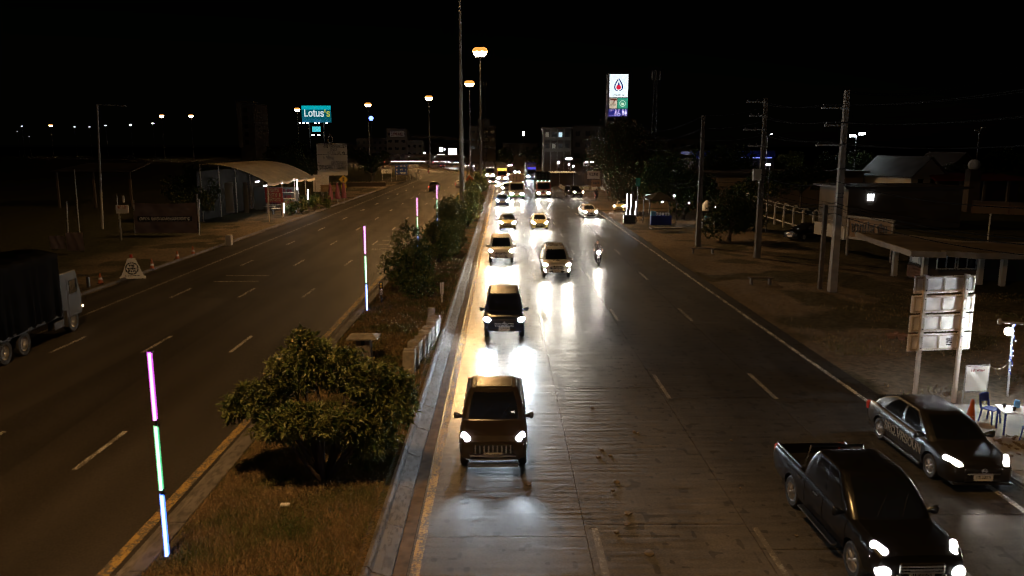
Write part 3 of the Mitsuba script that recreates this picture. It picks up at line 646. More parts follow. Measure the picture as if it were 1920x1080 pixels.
SPEC = {
 'pickup': dict(L=5.25, hw=.90, wr=.37, wheels=(.92, 4.02), st=[(0, .70, .50, .74, .82), (.05, .80, .46, .88, .95), (.22, .87, .43, .98, 1.04), (.6, .90, .40, 1.03, 1.10), (1.25, .905, .38, 1.07, 1.14), (2.4, .905, .36, 1.09, 1.12), (3.4, .905, .34, 1.10, 1.11), (5.15, .89, .42, 1.10, 1.11), (5.25, .87, .5, 1.06, 1.07)],
      cab=(.84, .66, 1.12, 2.02, 3.52, 3.22, 1.05, 1.74), hl=(.70, .16, .88), bed=True),
 'suv': dict(L=4.7, hw=.91, wr=.37, wheels=(.92, 3.7), st=[(0, .70, .47, .76, .85), (.05, .80, .43, .89, .97), (.22, .88, .40, .99, 1.06), (.6, .90, .37, 1.03, 1.11), (1.2, .91, .35, 1.07, 1.15), (2.4, .91, .34, 1.08, 1.12), (4.4, .90, .36, 1.06, 1.10), (4.62, .87, .42, 1.0, 1.04), (4.7, .83, .5, .95, .98)],
      cab=(.85, .68, 1.05, 1.95, 4.55, 4.25, 1.04, 1.76), hl=(.70, .15, .88)),
 'sedan': dict(L=4.5, hw=.865, wr=.315, wheels=(.90, 3.58), st=[(0, .62, .30, .58, .64), (.06, .74, .22, .66, .73), (.25, .82, .19, .73, .81), (.7, .86, .18, .80, .90), (1.2, .865, .18, .86, .97), (2.2, .865, .18, .89, .95), (3.4, .865, .2, .93, .98), (3.9, .86, .22, .94, 1.03), (4.4, .80, .3, .90, 1.0), (4.5, .74, .38, .84, .90)],
      cab=(.78, .57, 1.02, 1.95, 4.2, 3.3, .89, 1.42), hl=(.66, .22, .68)),
}
built = {}
def seams(kind):
    """Door and bonnet gaps that follow the body's surface."""
    s = SPEC[kind]; st = np.asarray(s['st'], float); I = [PchipInterpolator(st[:, 0], st[:, k]) for k in range(1, 5)]; f0 = s['cab'][2]
    def side(y, q):
        hw, zb, zs, zc = [float(i(y)) for i in I]; h = zs - zb
        return [(q * a, y, b) for a, b in [(.99 * hw + .003, zb + .16 * h), (1.0 * hw + .003, zb + .6 * h), (.985 * hw + .003, zb + .82 * h), (.955 * hw + .003, zs - .02 * h)]]
    def bonnet(q):
        out = []
        for y in np.linspace(.16, f0, 8):
            hw, zb, zs, zc = [float(i(y)) for i in I]; out.append((q * .80 * hw, y, zs + .62 * (zc - zs) + .004))
        return out
    return [tube(side(y, q), .006, 5) for q in (-1, 1) for y in (f0 + .12, f0 + 1.18, f0 + 2.12)] + [tube(bonnet(q), .006, 5) for q in (-1, 1)]
def car_meshes(kind):
    if kind in built: return built[kind]
    s = SPEC[kind]; D = {}
    b = loft_body(s['st'], s['wheels'], s['wr'], s['hw'])
    if s.get('bed'):
        b = b - manifold3d.Manifold.cube([1.5, 1.5, 0.6], True).translate([0, 4.38, 1.12])
    D['body'] = tri(b)
    w0, w1, f0, f1, r0, r1, z0, z1 = s['cab']
    m, pane, P = cabin(w0, w1, f0, f1, r0, r1, z0, z1)
    D['cabin'] = m
    D['windscreen'] = pane(1, 5, 0, NF - 1)
    D['rear_window'] = pane(2, 5, IB + 1, IB + NF - 2)
    cuts = [(1, 6), (7, 12)] + ([(13, 15)] if kind == 'suv' else [])
    D['side_window'] = [pane(1, 5, IR + a, IR + c) for a, c in cuts] + [pane(1, 5, IL + NS - 1 - c, IL + NS - 1 - a) for a, c in cuts]
    wr = s['wr']
    D['tyre'] = lathe([(wr * .62, -.1), (wr * .9, -.11), (wr * .985, -.085), (wr, -.04), (wr, .04), (wr * .985, .085), (wr * .9, .11), (wr * .62, .1), (wr * .55, .0), (wr * .62, -.1)], 26, 'x')
    sp = [hull([(0.075, 0.05 * math.sin(a), 0.05 * math.cos(a), .03), (0.062, wr * .58 * math.sin(a - .16), wr * .58 * math.cos(a - .16), .022), (0.062, wr * .58 * math.sin(a + .16), wr * .58 * math.cos(a + .16), .022)], 6) for a in np.arange(6) * math.pi / 3]
    D['rim'] = cat([lathe([(wr * .55, .09), (wr * .64, .1), (wr * .64, .06), (wr * .55, .02), (wr * .55, .09)], 26, 'x'), lathe([(0, .09), (.05, .085), (.06, .06)], 10, 'x')] + sp)
    D['mirror'] = {q: hull([(q * (s['hw'] + .05), f0 + .32, z0 + .10, .04), (q * (s['hw'] + .14), f0 + .30, z0 + .16, .055), (q * (s['hw'] + .14), f0 + .32, z0 + .06, .05), (q * (s['hw'] + .07), f0 + .30, z0 + .14, .05), (q * (w0 - .02), f0 + .34, z0 + .08, .03)], 8) for q in (-1, 1)}
    hx, hy, hz = s['hl']
    k = 1 if kind != 'sedan' else .85
    def lamp(q, kk):
        if kind == 'pickup': pts = [(q * (hx + .02), .10, hz - .14, .075), (q * (hx - .05), .17, hz + .08, .08), (q * (hx + .06), .34, hz + .15, .07), (q * (hx + .10), .26, hz - .06, .07)]
        elif kind == 'suv': pts = [(q * (hx - .17), .11, hz + .0, .06), (q * hx, .13, hz + .02, .115), (q * (hx + .11), .25, hz + .06, .085)]
        else: pts = [(q * (hx - .26), .07, hz - .06, .04), (q * (hx - .06), .12, hz + .0, .095), (q * (hx + .1), .36, hz + .09, .065)]
        return hull(pts, 12)
    D['headlight'] = {q: lamp(q, k) for q in (-1, 1)}
    D['tail'] = {q: rbox((q * (s['hw'] - .11), s['L'] - .07, s['st'][-2][3] - .14), (.16, .14, .26), .04) for q in (-1, 1)}
    D['plate'] = rbox((0, -.015, s['st'][0][2] + .10), (.48, .03, .19), .008)
    D['handle'] = {q: cat([rbox((q * (s['hw'] + .005), y, s['st'][4][3] - .12), (.03, .2, .03), .01) for y in (f0 + 1.55, f0 + 2.45)]) for q in (-1, 1)}
    D['seam'] = seams(kind)
    D['wiper'] = cat([tube([P[1, 2 + 3 * i] + [0, -.02, .02], P[3, 4 + 3 * i] + [0, -.02, .02]], .009, 5) for i in (0, 1)])
    built[kind] = D
    return D
HB = 5.0      # how bright the lit headlamps are in the direction of travel
HL = {'warm': (1.0, .93, .80), 'white': (1.0, .96, .90), 'blue': (.74, .87, 1.0)}
def beam(parent, at, hx, hz, power, hl, weight=1.0, cut=30.0):
    """The dipped beams of a vehicle: a spot in each headlamp, aimed ahead and down."""
    M = np.array(at.matrix, float)
    for q, nm in ((-1, 'left'), (1, 'right')):
        a = M @ [q * hx, -.12, hz, 1]; b = M @ [q * hx, -9.0, hz - 2.1, 1]
        scene[f'{nm}_beam_of_{parent}'] = {'type': 'spot', 'to_world': T().look_at(origin=a[:3].tolist(), target=b[:3].tolist(), up=[0, 0, 1]), 'intensity': rgb(np.array(HL[hl]) * power * K), 'cutoff_angle': cut, 'beam_width': cut * .5, 'sampling_weight': weight}
PLT = {}
def plate_text(txt):
    if txt not in PLT:
        a = thai(txt[0], 0.075, 1.5, .004); b = latin(txt[1], 0.07, .004)
        b.apply_translation([a.bounds[1][0] + .03, 0, 0]); m = cat([a, b])
        m.apply_translation([-(m.bounds[0][0] + m.bounds[1][0]) / 2, -.03, 0])
        m.apply_scale([.36 / (m.bounds[1][0] - m.bounds[0][0]), 1, 1])
        PLT[txt] = m
    return PLT[txt]
def grille_h(w, z0, z1, n, y=0.0, th=.022):
    return [box((0, y, z), (w, .05, th)) for z in np.linspace(z0, z1, n)]
def car(name, kind, label, category, x, y, rz=0.0, paint='paint_white', hl='warm', L=150.0, weight=1.0, group=None, fog=0, fogs=1.0, tail=0.0, scale=1.0, rack=False, plate=('กข', '1234'), roof=None, power=None, detail=True, grille='bars'):
    D, s = car_meshes(kind), SPEC[kind]
    t = thing(name, label, category, group)
    at = T().translate([x, y, 0.0]).rotate([0, 0, 1], rz).scale(scale)
    def p(nm, mesh, m, parent=None, sm=False, **k): return put(nm, mesh, m, parent or t, sm, at, **k)
    p('body', D['body'], paint, sm=32)
    c = p('cabin', D['cabin'], roof or paint, sm=32)
    p('windscreen', D['windscreen'], 'glass', sm=True); p('rear_window', D['rear_window'], 'glass', sm=True)
    for g in D['side_window']: p('side_window', g, 'glass', sm=True)
    for wy in s['wheels']:
        for q in (-1, 1):
            a = at.translate([q * (s['hw'] - .13), wy, s['wr']]).rotate([0, 0, 1], 180 if q < 0 else 0)
            w = put('wheel', D['tyre'], 'tyre', t, 40, a); put('rim', D['rim'], 'rim', w, 30, a)
    for q in (-1, 1):
        p('mirror', D['mirror'][q], paint if paint != 'paint_yellow' else 'black', sm=40)
        if L > 0: p('headlight', D['headlight'][q], 'white_plastic', sm=True, emit=np.array(HL[hl]) * L * HB, weight=weight)
        else: p('headlight', D['headlight'][q], 'glass', sm=True)
        if fog: p('fog_light', lathe([(0, -.03), (.07, -.025), (.085, 0), (.085, .06)], 16, 'y'), 'white_plastic', emit=np.array(HL[hl]) * fog * HB, weight=weight * .6) if False else put('fog_light', FOG, 'white_plastic', t, True, at.translate([q * (s['hw'] - .2), .06 if fogs == 1 else .04, s['st'][0][2] + .12]).scale(fogs), emit=np.array(HL[hl]) * fog * HB, weight=weight * .6)
        if tail: p('tail_light', D['tail'][q], 'red_plastic', sm=40, emit=np.array((1.0, .05, .03)) * tail, weight=.1)
        else: p('tail_light', D['tail'][q], 'red_plastic', sm=40)
        if detail: p('door_handle', D['handle'][q], 'chrome')
    if L > 0 and power != 0: beam(t, at, s['hl'][0], s['hl'][2], power or L * .27, hl, max(.1, weight * .6))
    zb, zs = s['st'][0][2], s['st'][0][3]
    p('lower_grille', rbox((0, .035, zb + .03), (s['hw'] * 1.05, .12, .12), .02), 'black')
    if grille == 'bars':
        g = p('grille', rbox((0, .02, zs - .03), (s['hw'] * .95, .10, .22), .03), 'black')
        p('slat', cat(grille_h(s['hw'] * .9, zs - .09, zs + .03, 3, -.03)), 'chrome', g)
    elif grille == 'upright':
        g = p('grille', rbox((0, .03, zs + .02), (1.02, .12, .24), .03), 'black')
        for xx in np.linspace(-.45, .45, 9): p('slat', rbox((xx, -.03, zs + .02), (.035, .04, .23), .012), 'chrome', g)
        for zz in (zs - .14, zs - .22, zs - .36, zs - .42): p('bumper_bar', rbox((0, -.02, zz), (1.2 if zz > zs - .3 else 1.3, .09, .045), .02), 'chrome')
    elif grille == 'slim':
        g = p('grille', rbox((0, .02, zs - .02), (.95, .10, .12), .03), 'black'); p('trim', rbox((0, -.02, zs - .10), (.80, .04, .025), .01), 'chrome', g)
        p('splitter', rbox((0, .06, zb - .07), (1.5, .22, .03), .01), 'black')
    if detail:
        n = p('number_plate', D['plate'], 'sign_white'); p('lettering', stand(plate_text(plate), (0, -.031, zb + .10)), 'ink', n)
        p('wiper', D['wiper'], 'black')
        for g in D['seam']: p('panel_gap', g, 'black')
    if rack:
        z1 = s['cab'][7]; ya, yb = s['cab'][3] + .15, s['cab'][5] - .2
        k = p('roof_rack', cat([tube([[q * .58, ya, z1 + .02], [q * .58, ya + .05, z1 + .13], [q * .58, yb, z1 + .13], [q * .58, yb + .05, z1 + .03]], .018, 6) for q in (-1, 1)]), 'black')
        for yy in np.linspace(ya + .1, yb - .05, 7): p('bar', box((0, yy, z1 + .13), (1.16, .06, .025)), 'galvanised' if int(yy * 10) % 2 else 'black', k)
    return t, at
FOG = lathe([(0, -.05), (.06, -.045), (.08, -.02), (.08, .05), (0, .05)], 16, 'y')

# --- oncoming traffic
t, at = car('pickup_truck', 'pickup', 'dark brown pickup with white headlights, nearest in the lane beside the median', 'pickup', -0.27, 18.75, 0, 'paint_brown', 'blue', 26, 3, power=15, grille='upright', plate=('บต', '9151'))
for q in (-1, 1): put('roof_rail', rbox((q * .50, 2.65, 1.80), (.03, 1.1, .03), .01), 'dark_metal', t, at=at)
put('roof_trim', rbox((0, 2.07, 1.775), (1.0, .05, .035), .01), 'dark_metal', t, at=at)
put('sticker', box((.52, 1.30, 1.275), (.10, .07, .10)), 'sign_white', t, at=at)
t, at = car('suv', 'suv', 'navy blue car with bluish headlights and a three-diamond badge', 'car', 0.04, 32.9, 0, 'paint_navy', 'blue', 300, 4, plate=('กง', '4418'))
dia = lambda cx, cz: Polygon([(cx - .05, cz), (cx, cz - .085), (cx + .05, cz), (cx, cz + .085)])
put('badge', stand(extr(unary_union([affinity.rotate(dia(0, .09), a, origin=(0, 0)) for a in (0, 120, 240)]), .012), (0, -.045, .74)), 'chrome', t, at=at)
put('phone', box((-.30, 1.62, 1.46), (.17, .05, .07)), 'white_plastic', t, at=at, emit=(1.5, 1.3, 1.0), weight=.02, label='small lit screen behind the windscreen')
t, at = car('suv', 'suv', 'white car with round-looking lights behind the navy one in the lane beside the median', 'car', -0.14, 55.4, 0, 'paint_white', 'warm', 200, 3, plate=('กท', '708'))
t, at = car('suv', 'suv', 'silver car with a roof rack and four front lights lit', 'car', 3.45, 48.8, 0, 'paint_silver', 'warm', 190, 3, fog=170, rack=True, plate=('ขก', '5520'))
put('hood_scoop', rbox((0, .75, 1.115), (.42, .16, .06), .02), 'black', 'suv_002', at=T().translate([3.45, 48.8, 0]))
car('taxi', 'sedan', 'yellow and dark car low behind the white one, in the lane beside the median', 'car', 0.47, 78.5, 0, 'paint_yellow', 'white', 240, 2, roof='paint_charcoal', detail=False)
car('sedan', 'sedan', 'white car with a yellow bonnet, behind the car with a roof rack', 'car', 3.76, 78.5, 0, 'paint_yellow', 'warm', 240, 2, roof='paint_white', detail=False)
car('sedan', 'sedan', 'pale car with bright lights driving alone in the right-hand lane', 'car', 10.4, 91.5, 4, 'paint_silver', 'warm', 260, 2, detail=False)
car('sedan', 'sedan', 'pale yellowish car at the roadside beside the upright white lamp tubes', 'car', 15.0, 100.5, -28, 'paint_yellow', 'warm', 60, 1, roof='paint_white', detail=False)
car('sedan', 'sedan', 'bluish car with dazzling blue-white lights beside the median kerb', 'car', -0.1, 110, 0, 'paint_blue', 'blue', 330, 2, detail=False, scale=1.08)
car('suv', 'suv', 'dark car with lights on waiting at the right edge of the road beside a motorcycle', 'car', 12.6, 128.5, 18, 'paint_brown', 'warm', 150, 1, detail=False)
car('sedan', 'sedan', 'car with bright white lights half hidden behind the median shrubs', 'car', -2.2, 172, 6, 'paint_charcoal', 'white', 300, .6, detail=False)
car('suv', 'suv', 'car with white lights just behind the green-fronted truck', 'car', 3.6, 176, 4, 'paint_charcoal', 'white', 260, .6, detail=False)
for i, (x, y) in enumerate([(-4.5, 214), (-3.5, 236), (2.2, 214), (-6.8, 262), (-1.0, 268), (0.6, 146), (8.2, 158), (4.4, 236), (7.6, 226), (-2.0, 300), (3.0, 320)]):
    car('far_car', 'sedan', 'far oncoming car seen as a pair of white lights up the road', 'car', x, y, 6 + (y - 190) * .12, 'paint_charcoal', 'white', 260, .3, group='far oncoming cars up the road', detail=False)

# --- right-hand foreground
t, at = car('pickup_truck', 'pickup', 'black pickup with four white front lights in the bottom right corner', 'pickup', 7.74, 13.05, 1.0, 'paint_black', 'warm', 12, 1.5, power=20, fog=12, fogs=1.7, plate=('ผก', '2263'))
for q in (-1, 1):
    put('running_board', rbox((q * .93, 2.45, .36), (.14, 1.75, .05), .02), 'chrome', t, at=at)
    put('bed_rail', tube([[q * .84, 3.6, 1.16], [q * .84, 5.1, 1.16]], .022, 8), 'chrome', t, at=at)
put('sport_bar', tube([[-.72, 3.75, 1.12], [-.6, 3.72, 1.62], [.6, 3.72, 1.62], [.72, 3.75, 1.12]], .035, 8), 'chrome', t, at=at)
put('bed_liner', bbox((-.74, 3.64, .84), (.74, 5.12, .87)), 'black', t, at=at)
t, at = car('sedan', 'sedan', 'dark brown car with outlined lettering on its doors beside the food stall', 'car', 11.78, 17.72, 0, 'paint_charcoal', 'warm', 12, 1.5, power=18, grille='slim', plate=('กย', '1318'))
put('spoiler', cat([rbox((0, 4.36, 1.04), (1.3, .18, .035), .012), rbox((-.5, 4.36, .99), (.05, .1, .1), .015), rbox((.5, 4.36, .99), (.05, .1, .1), .015)]), 'paint_charcoal', t, at=at)
txt = meshkit.text_mesh('SRQ.VRSOUN', .30, .008, True)
poly = unary_union([Polygon(p) for p in [e for e in []]]) if False else None
txt.apply_scale([1.95 / (txt.bounds[1][0]), 1, 1])
txt.apply_scale([1, .82, 1])
M = np.eye(4); M[:3, 0] = [0, -1, 0]; M[:3, 1] = [0, 0, 1]; M[:3, 2] = [-1, 0, 0]; M[:3, 3] = [-.868, 3.25, .47]
txt.apply_transform(M)
put('door_lettering', txt, 'pale_ink', t, at=at)
for q in (-1, 1): put('side_skirt', rbox((q * .86, 2.25, .2), (.06, 1.9, .09), .02), 'black', t, at=at)
put('emblem', cat([lathe([(.05, 0), (.065, 0), (.065, .015), (.05, .015), (.05, 0)], 18, 'y'), box((0, .008, 0), (.16, .012, .03))]), 'chrome', t, at=at.translate([0, -.05, .57]))
put('glass_reflection_strip', rbox((.18, 1.93, 1.375), (.42, .03, .02), .006), 'white_plastic', t, at=at) if False else None
car('suv', 'sedan', 'black car parked by the fence of hooked white posts', 'car', 26.0, 69.5, -62, 'paint_black', 'warm', 0, detail=True)

# --- left carriageway, driving away (nose away from the camera)
car('pickup_truck', 'pickup', 'dark pickup with red tail lights driving away on the left road', 'pickup', -13.0, 150.2, 180, 'paint_brown', 'warm', 0, tail=10, weight=.2)
car('sedan', 'sedan', 'pale car half hidden behind the foot of the tallest mast, driving away', 'car', -9.1, 164.5, 182, 'paint_white', 'warm', 0, tail=3, detail=False)
car('suv', 'suv', 'dark car with red tail lights at the start of the road bend', 'car', -25.5, 310, 206, 'paint_brown', 'warm', 0, tail=14, detail=False)
car('suv', 'suv', 'dark car with red tail lights farther round the bend than the other', 'car', -35.5, 362, 217, 'paint_brown', 'warm', 0, tail=14, detail=False)
for i, (x, y, dirn) in enumerate([(-66, 395, 0), (-63.5, 402, 0), (-60, 392, 1), (-57.5, 400, 0), (-54.5, 398, 0), (-52, 404, 0), (-49.5, 396, 0), (-47.5, 404, 0), (-45, 396, 0), (-41.5, 400, 0), (-39, 394, 0), (-36, 398, 0), (-33.5, 392, 0), (-30.5, 396, 0), (-27.5, 385, 0), (-25, 380, 0), (-22, 372, 0), (-17, 345, 0), (-14.5, 318, 0), (-12, 306, 0)]):
    car('distant_car', 'sedan', 'distant car seen as two red tail lights beyond the road bend' if dirn else 'distant car seen as a pair of white lights on the far bend', 'car', x, y, (8 + i * 7 % 13) + (180 if dirn else 0), 'paint_charcoal', 'white', 0 if dirn else 14, .05, power=0,
        group='distant cars driving away past the bend' if dirn else 'distant oncoming cars on the far bend', tail=25 if dirn else 0, detail=False)

# --- lorries
def lorry(name, label, x, y, rz=0, cabc='paint_green', lower=None, boxc='dark_wall', hl='warm', L=200, top=None, roof_lamps=None, W=2.4, H=3.9, Lg=8.0, banner=None, weight=1.0, cabh=2.75, lampcol=(1, .96, .9)):
    t = thing(name, label, 'truck')
    at = T().translate([x, y, 0]).rotate([0, 0, 1], rz)
    def p(nm, m, mt, parent=None, sm=False, **k): return put(nm, m, mt, parent or t, sm, at, **k)
    hw = W / 2
    c = manifold3d.Manifold.batch_hull([manifold3d.Manifold.sphere(.09, 8).translate(v) for v in [(a * (hw - .1), .1 + dy, z) for a in (-1, 1) for dy, z in ((0, .62), (0, 1.5), (.28, cabh - .1), (1.8, cabh - .1), (1.8, .62))]])
    cb = p('cab', tri(c), cabc, sm=30)
    p('windscreen', grid([[[a * (hw - .22), .0 + (z - 1.5) * .235 - .005, z] for a in np.linspace(-1, 1, 5)] for z in (1.55, 2.0, cabh - .25)]), 'glass')
    for q in (-1, 1):
        p('side_window', bbox((q * (hw + .005), .55, 1.55), (q * (hw - .03), 1.45, cabh - .35)), 'glass', cb)
        p('headlight', rbox((q * (hw - .38), .0, .92), (.40, .10, .22), .045), 'white_plastic', sm=True, emit=np.array(HL[hl]) * L * HB, weight=weight)
        p('mirror', rbox((q * (hw + .22), .12, 2.0), (.16, .10, .42), .03), 'black', sm=40); p('mirror_arm', tube([[q * (hw - .05), .2, 2.2], [q * (hw + .22), .14, 2.2]], .02, 6), 'black')
        for wy in (1.15, Lg - 2.4, Lg - 1.2):
            w = put('wheel', LT, 'tyre', t, 40, at.translate([q * (hw - .16), wy, .5]).rotate([0, 0, 1], 180 if q < 0 else 0))
            put('rim', LR, 'rim', w, 30, at.translate([q * (hw - .16), wy, .5]).rotate([0, 0, 1], 180 if q < 0 else 0))
    beam(t, at, hw - .38, .92, L * .27, hl, max(.1, weight * .6))
    g = p('grille', rbox((0, .0, 1.22), (W * .62, .07, .34), .02), 'black')
    for z in (1.12, 1.22, 1.32): p('slat', box((0, -.04, z), (W * .58, .03, .03)), 'chrome', g)
    p('bumper', rbox((0, .02, .60), (W, .22, .30), .05), lower or cabc, sm=40)
    n = p('number_plate', rbox((0, -.10, .62), (.46, .03, .17), .008), 'sign_white')
    p('chassis', bbox((-.45, 1.5, .55), (.45, Lg - .2, .85)), 'dark_metal')
    p('cargo_box', rbox((0, (2.15 + Lg) / 2, (H + .9) / 2), (W + .06, Lg - 2.15, H - .9), .06), boxc, sm=40)
    for a in np.linspace(-hw + .1, hw - .1, 5): p('box_rib', box((a, 2.14, (H + .9) / 2), (.06, .05, H - 1.0)), 'dark_metal')
    if banner: p('banner_board', rbox((0, .25, cabh + .22), (W * .92, .08, .56), .02), banner[0], emit=banner[1], weight=.3)
    if roof_lamps:
        for a in np.linspace(-hw + .25, hw - .25, roof_lamps): p('roof_lamp', rbox((a, .42, cabh + .06), (.16, .12, .10), .04), 'white_plastic', sm=True, emit=np.array(lampcol) * 14, weight=.1)
    return t, at
LT = lathe([(.30, -.14), (.46, -.15), (.495, -.12), (.5, 0), (.495, .12), (.46, .15), (.30, .14), (.26, 0), (.30, -.14)], 24, 'x')
LR = cat([lathe([(0, .03), (.12, .03), (.14, .1), (.2, .1), (.22, .04), (.30, .13), (.33, .12)], 20, 'x')] + [mv(lathe([(0, .12), (.02, .12), (.02, .09)], 6, 'x'), 0, .17 * math.cos(a), .17 * math.sin(a)) for a in np.arange(8) * math.pi / 4])
lorry('box_truck', 'box truck with a green lower front and bright warm lights, second lane', 2.2, 124, 0, 'beige_wall', 'paint_green', 'beige_wall', 'warm', 270, roof_lamps=2, weight=1.5)
lorry('truck', 'dark truck with a row of small green-white lamps above its windscreen', 6.6, 126.5, 0, 'paint_red', 'dark_wall', 'tarp', 'warm', 190, roof_lamps=4, weight=1.2, H=4.1, lampcol=(.5, 1, .7))
lorry('truck', 'truck carrying a glowing yellow board over its windscreen', -.2, 186, 3, 'paint_red', 'paint_red', 'dark_wall', 'warm', 300, banner=('paint_yellow', (1.4, .85, .12)), roof_lamps=4, weight=.8, H=4.6)
lorry('truck', 'truck edged with blue and violet lamps and two bluish headlights', 7.2, 196, 3, 'paint_blue', 'paint_blue', 'dark_wall', 'blue', 420, roof_lamps=5, weight=.8, H=4.4, lampcol=(.25, .25, 2.2), banner=('paint_blue', (.05, .04, .55)))
lorry('truck', 'dark truck with bright lights close behind the one with the yellow board', -3.4, 206, 4, 'dark_wall', 'dark_wall', 'dark_wall', 'white', 330, roof_lamps=3, weight=.6, H=4.4)
# parked tarpaulin lorry on the left shoulder, facing away
t = thing('tarpaulin_truck', 'long parked lorry under a dark tarpaulin with a pale cab, left edge', 'truck')
at = T().translate([-21.05, 35.9, 0]).rotate([0, 0, 1], 184.2)
def p(nm, m, mt, parent=None, sm=False, **k): return put(nm, m, mt, parent or t, sm, at, **k)
cb = p('cab', tri(manifold3d.Manifold.batch_hull([manifold3d.Manifold.sphere(.08, 8).translate(v) for v in [(a * 1.12, .08 + dy, z) for a in (-1, 1) for dy, z in ((0, .75), (0, 1.6), (.32, 2.72), (1.75, 2.72), (1.75, .75))]])), 'paint_dusty', sm=30)
for q in (-1, 1):
    d = p('door', rbox((q * 1.2, .85, 1.62), (.03, 1.0, 1.75), .01), 'paint_dusty', cb)
    p('side_window', rbox((q * 1.222, .80, 2.08), (.02, .72, .62), .008), 'glass', cb)
    p('mirror', rbox((q * 1.5, -.12, 2.1), (.12, .16, .5), .03), 'black', sm=40); p('mirror_arm', tube([[q * 1.15, .1, 2.5], [q * 1.5, -.12, 2.42]], .02, 6), 'black')
    p('marker_lamp', rbox((q * 1.2, .02, 1.0), (.1, .12, .1), .03), 'white_plastic', emit=(7, 4.6, 2.4), weight=.1)
    for wy in (1.0, 5.25, 6.65):
        w = put('wheel', LT, 'tyre', t, 40, at.translate([q * 1.06, wy, .5]).rotate([0, 0, 1], 180 if q < 0 else 0)); put('rim', LR, 'rim', w, 30, at.translate([q * 1.06, wy, .5]).rotate([0, 0, 1], 180 if q < 0 else 0))
    p('mudguard', rbox((q * 1.06, 1.75, .75), (.5, .04, .75), .01), 'paint_dusty')
    p('step', rbox((q * 1.1, 2.4, .62), (.3, .9, .35), .03), 'dark_metal')
    p('side_lamp', rbox((q * 1.2, 2.05, 1.06), (.06, .08, .08), .02), 'white_plastic', emit=(4, 4, 4.2), weight=.05)
p('windscreen', grid([[[a * .98, .0 + (z - 1.6) * .285 - .01, z] for a in (-1, 0, 1)] for z in (1.65, 2.55)]), 'glass')
p('chassis', bbox((-.45, 1.4, .55), (.45, 11.6, .95)), 'dark_metal')
# the tarpaulin: a draped shell with folds
ys = np.linspace(2.0, 11.8, 60); PP = []
for y in ys:
    ring = []
    for u in np.linspace(0, 1, 41):
        a = u * 2 - 1
        if abs(a) > .5: xx, zz = math.copysign(1.26, a), 1.0 + (1 - (abs(a) - .5) * 2) * 2.75
        else: xx, zz = a * 2 * 1.26, 3.75 + .22 * (1 - (a * 2) ** 2)
        k = max(0, abs(a) - .45)
        ring.append([xx + math.copysign(1, a) * k * .10 * math.sin(y * 8.5 + math.sin(y * 3) * 2) * (1 if abs(a) > .5 else .3), y, zz + .03 * math.sin(y * 5)])
    PP.append(ring)
m = grid(PP); tp = p('tarpaulin', m, 'tarp', sm=True)
p('headboard', bbox((-1.22, 1.96, 1.0), (1.22, 2.0, 3.75)), 'tarp'); p('tailboard', bbox((-1.22, 11.78, 1.0), (1.22, 11.82, 3.75)), 'tarp'); p('cargo_floor', bbox((-1.24, 1.98, .95), (1.24, 11.8, 1.06)), 'dark_metal')
rk = p('roof_bracket', cat([tube([[.9, 1.5, 2.75], [.9, 1.6, 3.4], [.75, 1.5, 3.5]], .04, 6), lathe([(.10, 0), (.14, 0), (.14, .05), (.10, .05), (.10, 0)], 14, 'y').apply_translation([.9, 1.5, 3.35])]), 'galvanised')

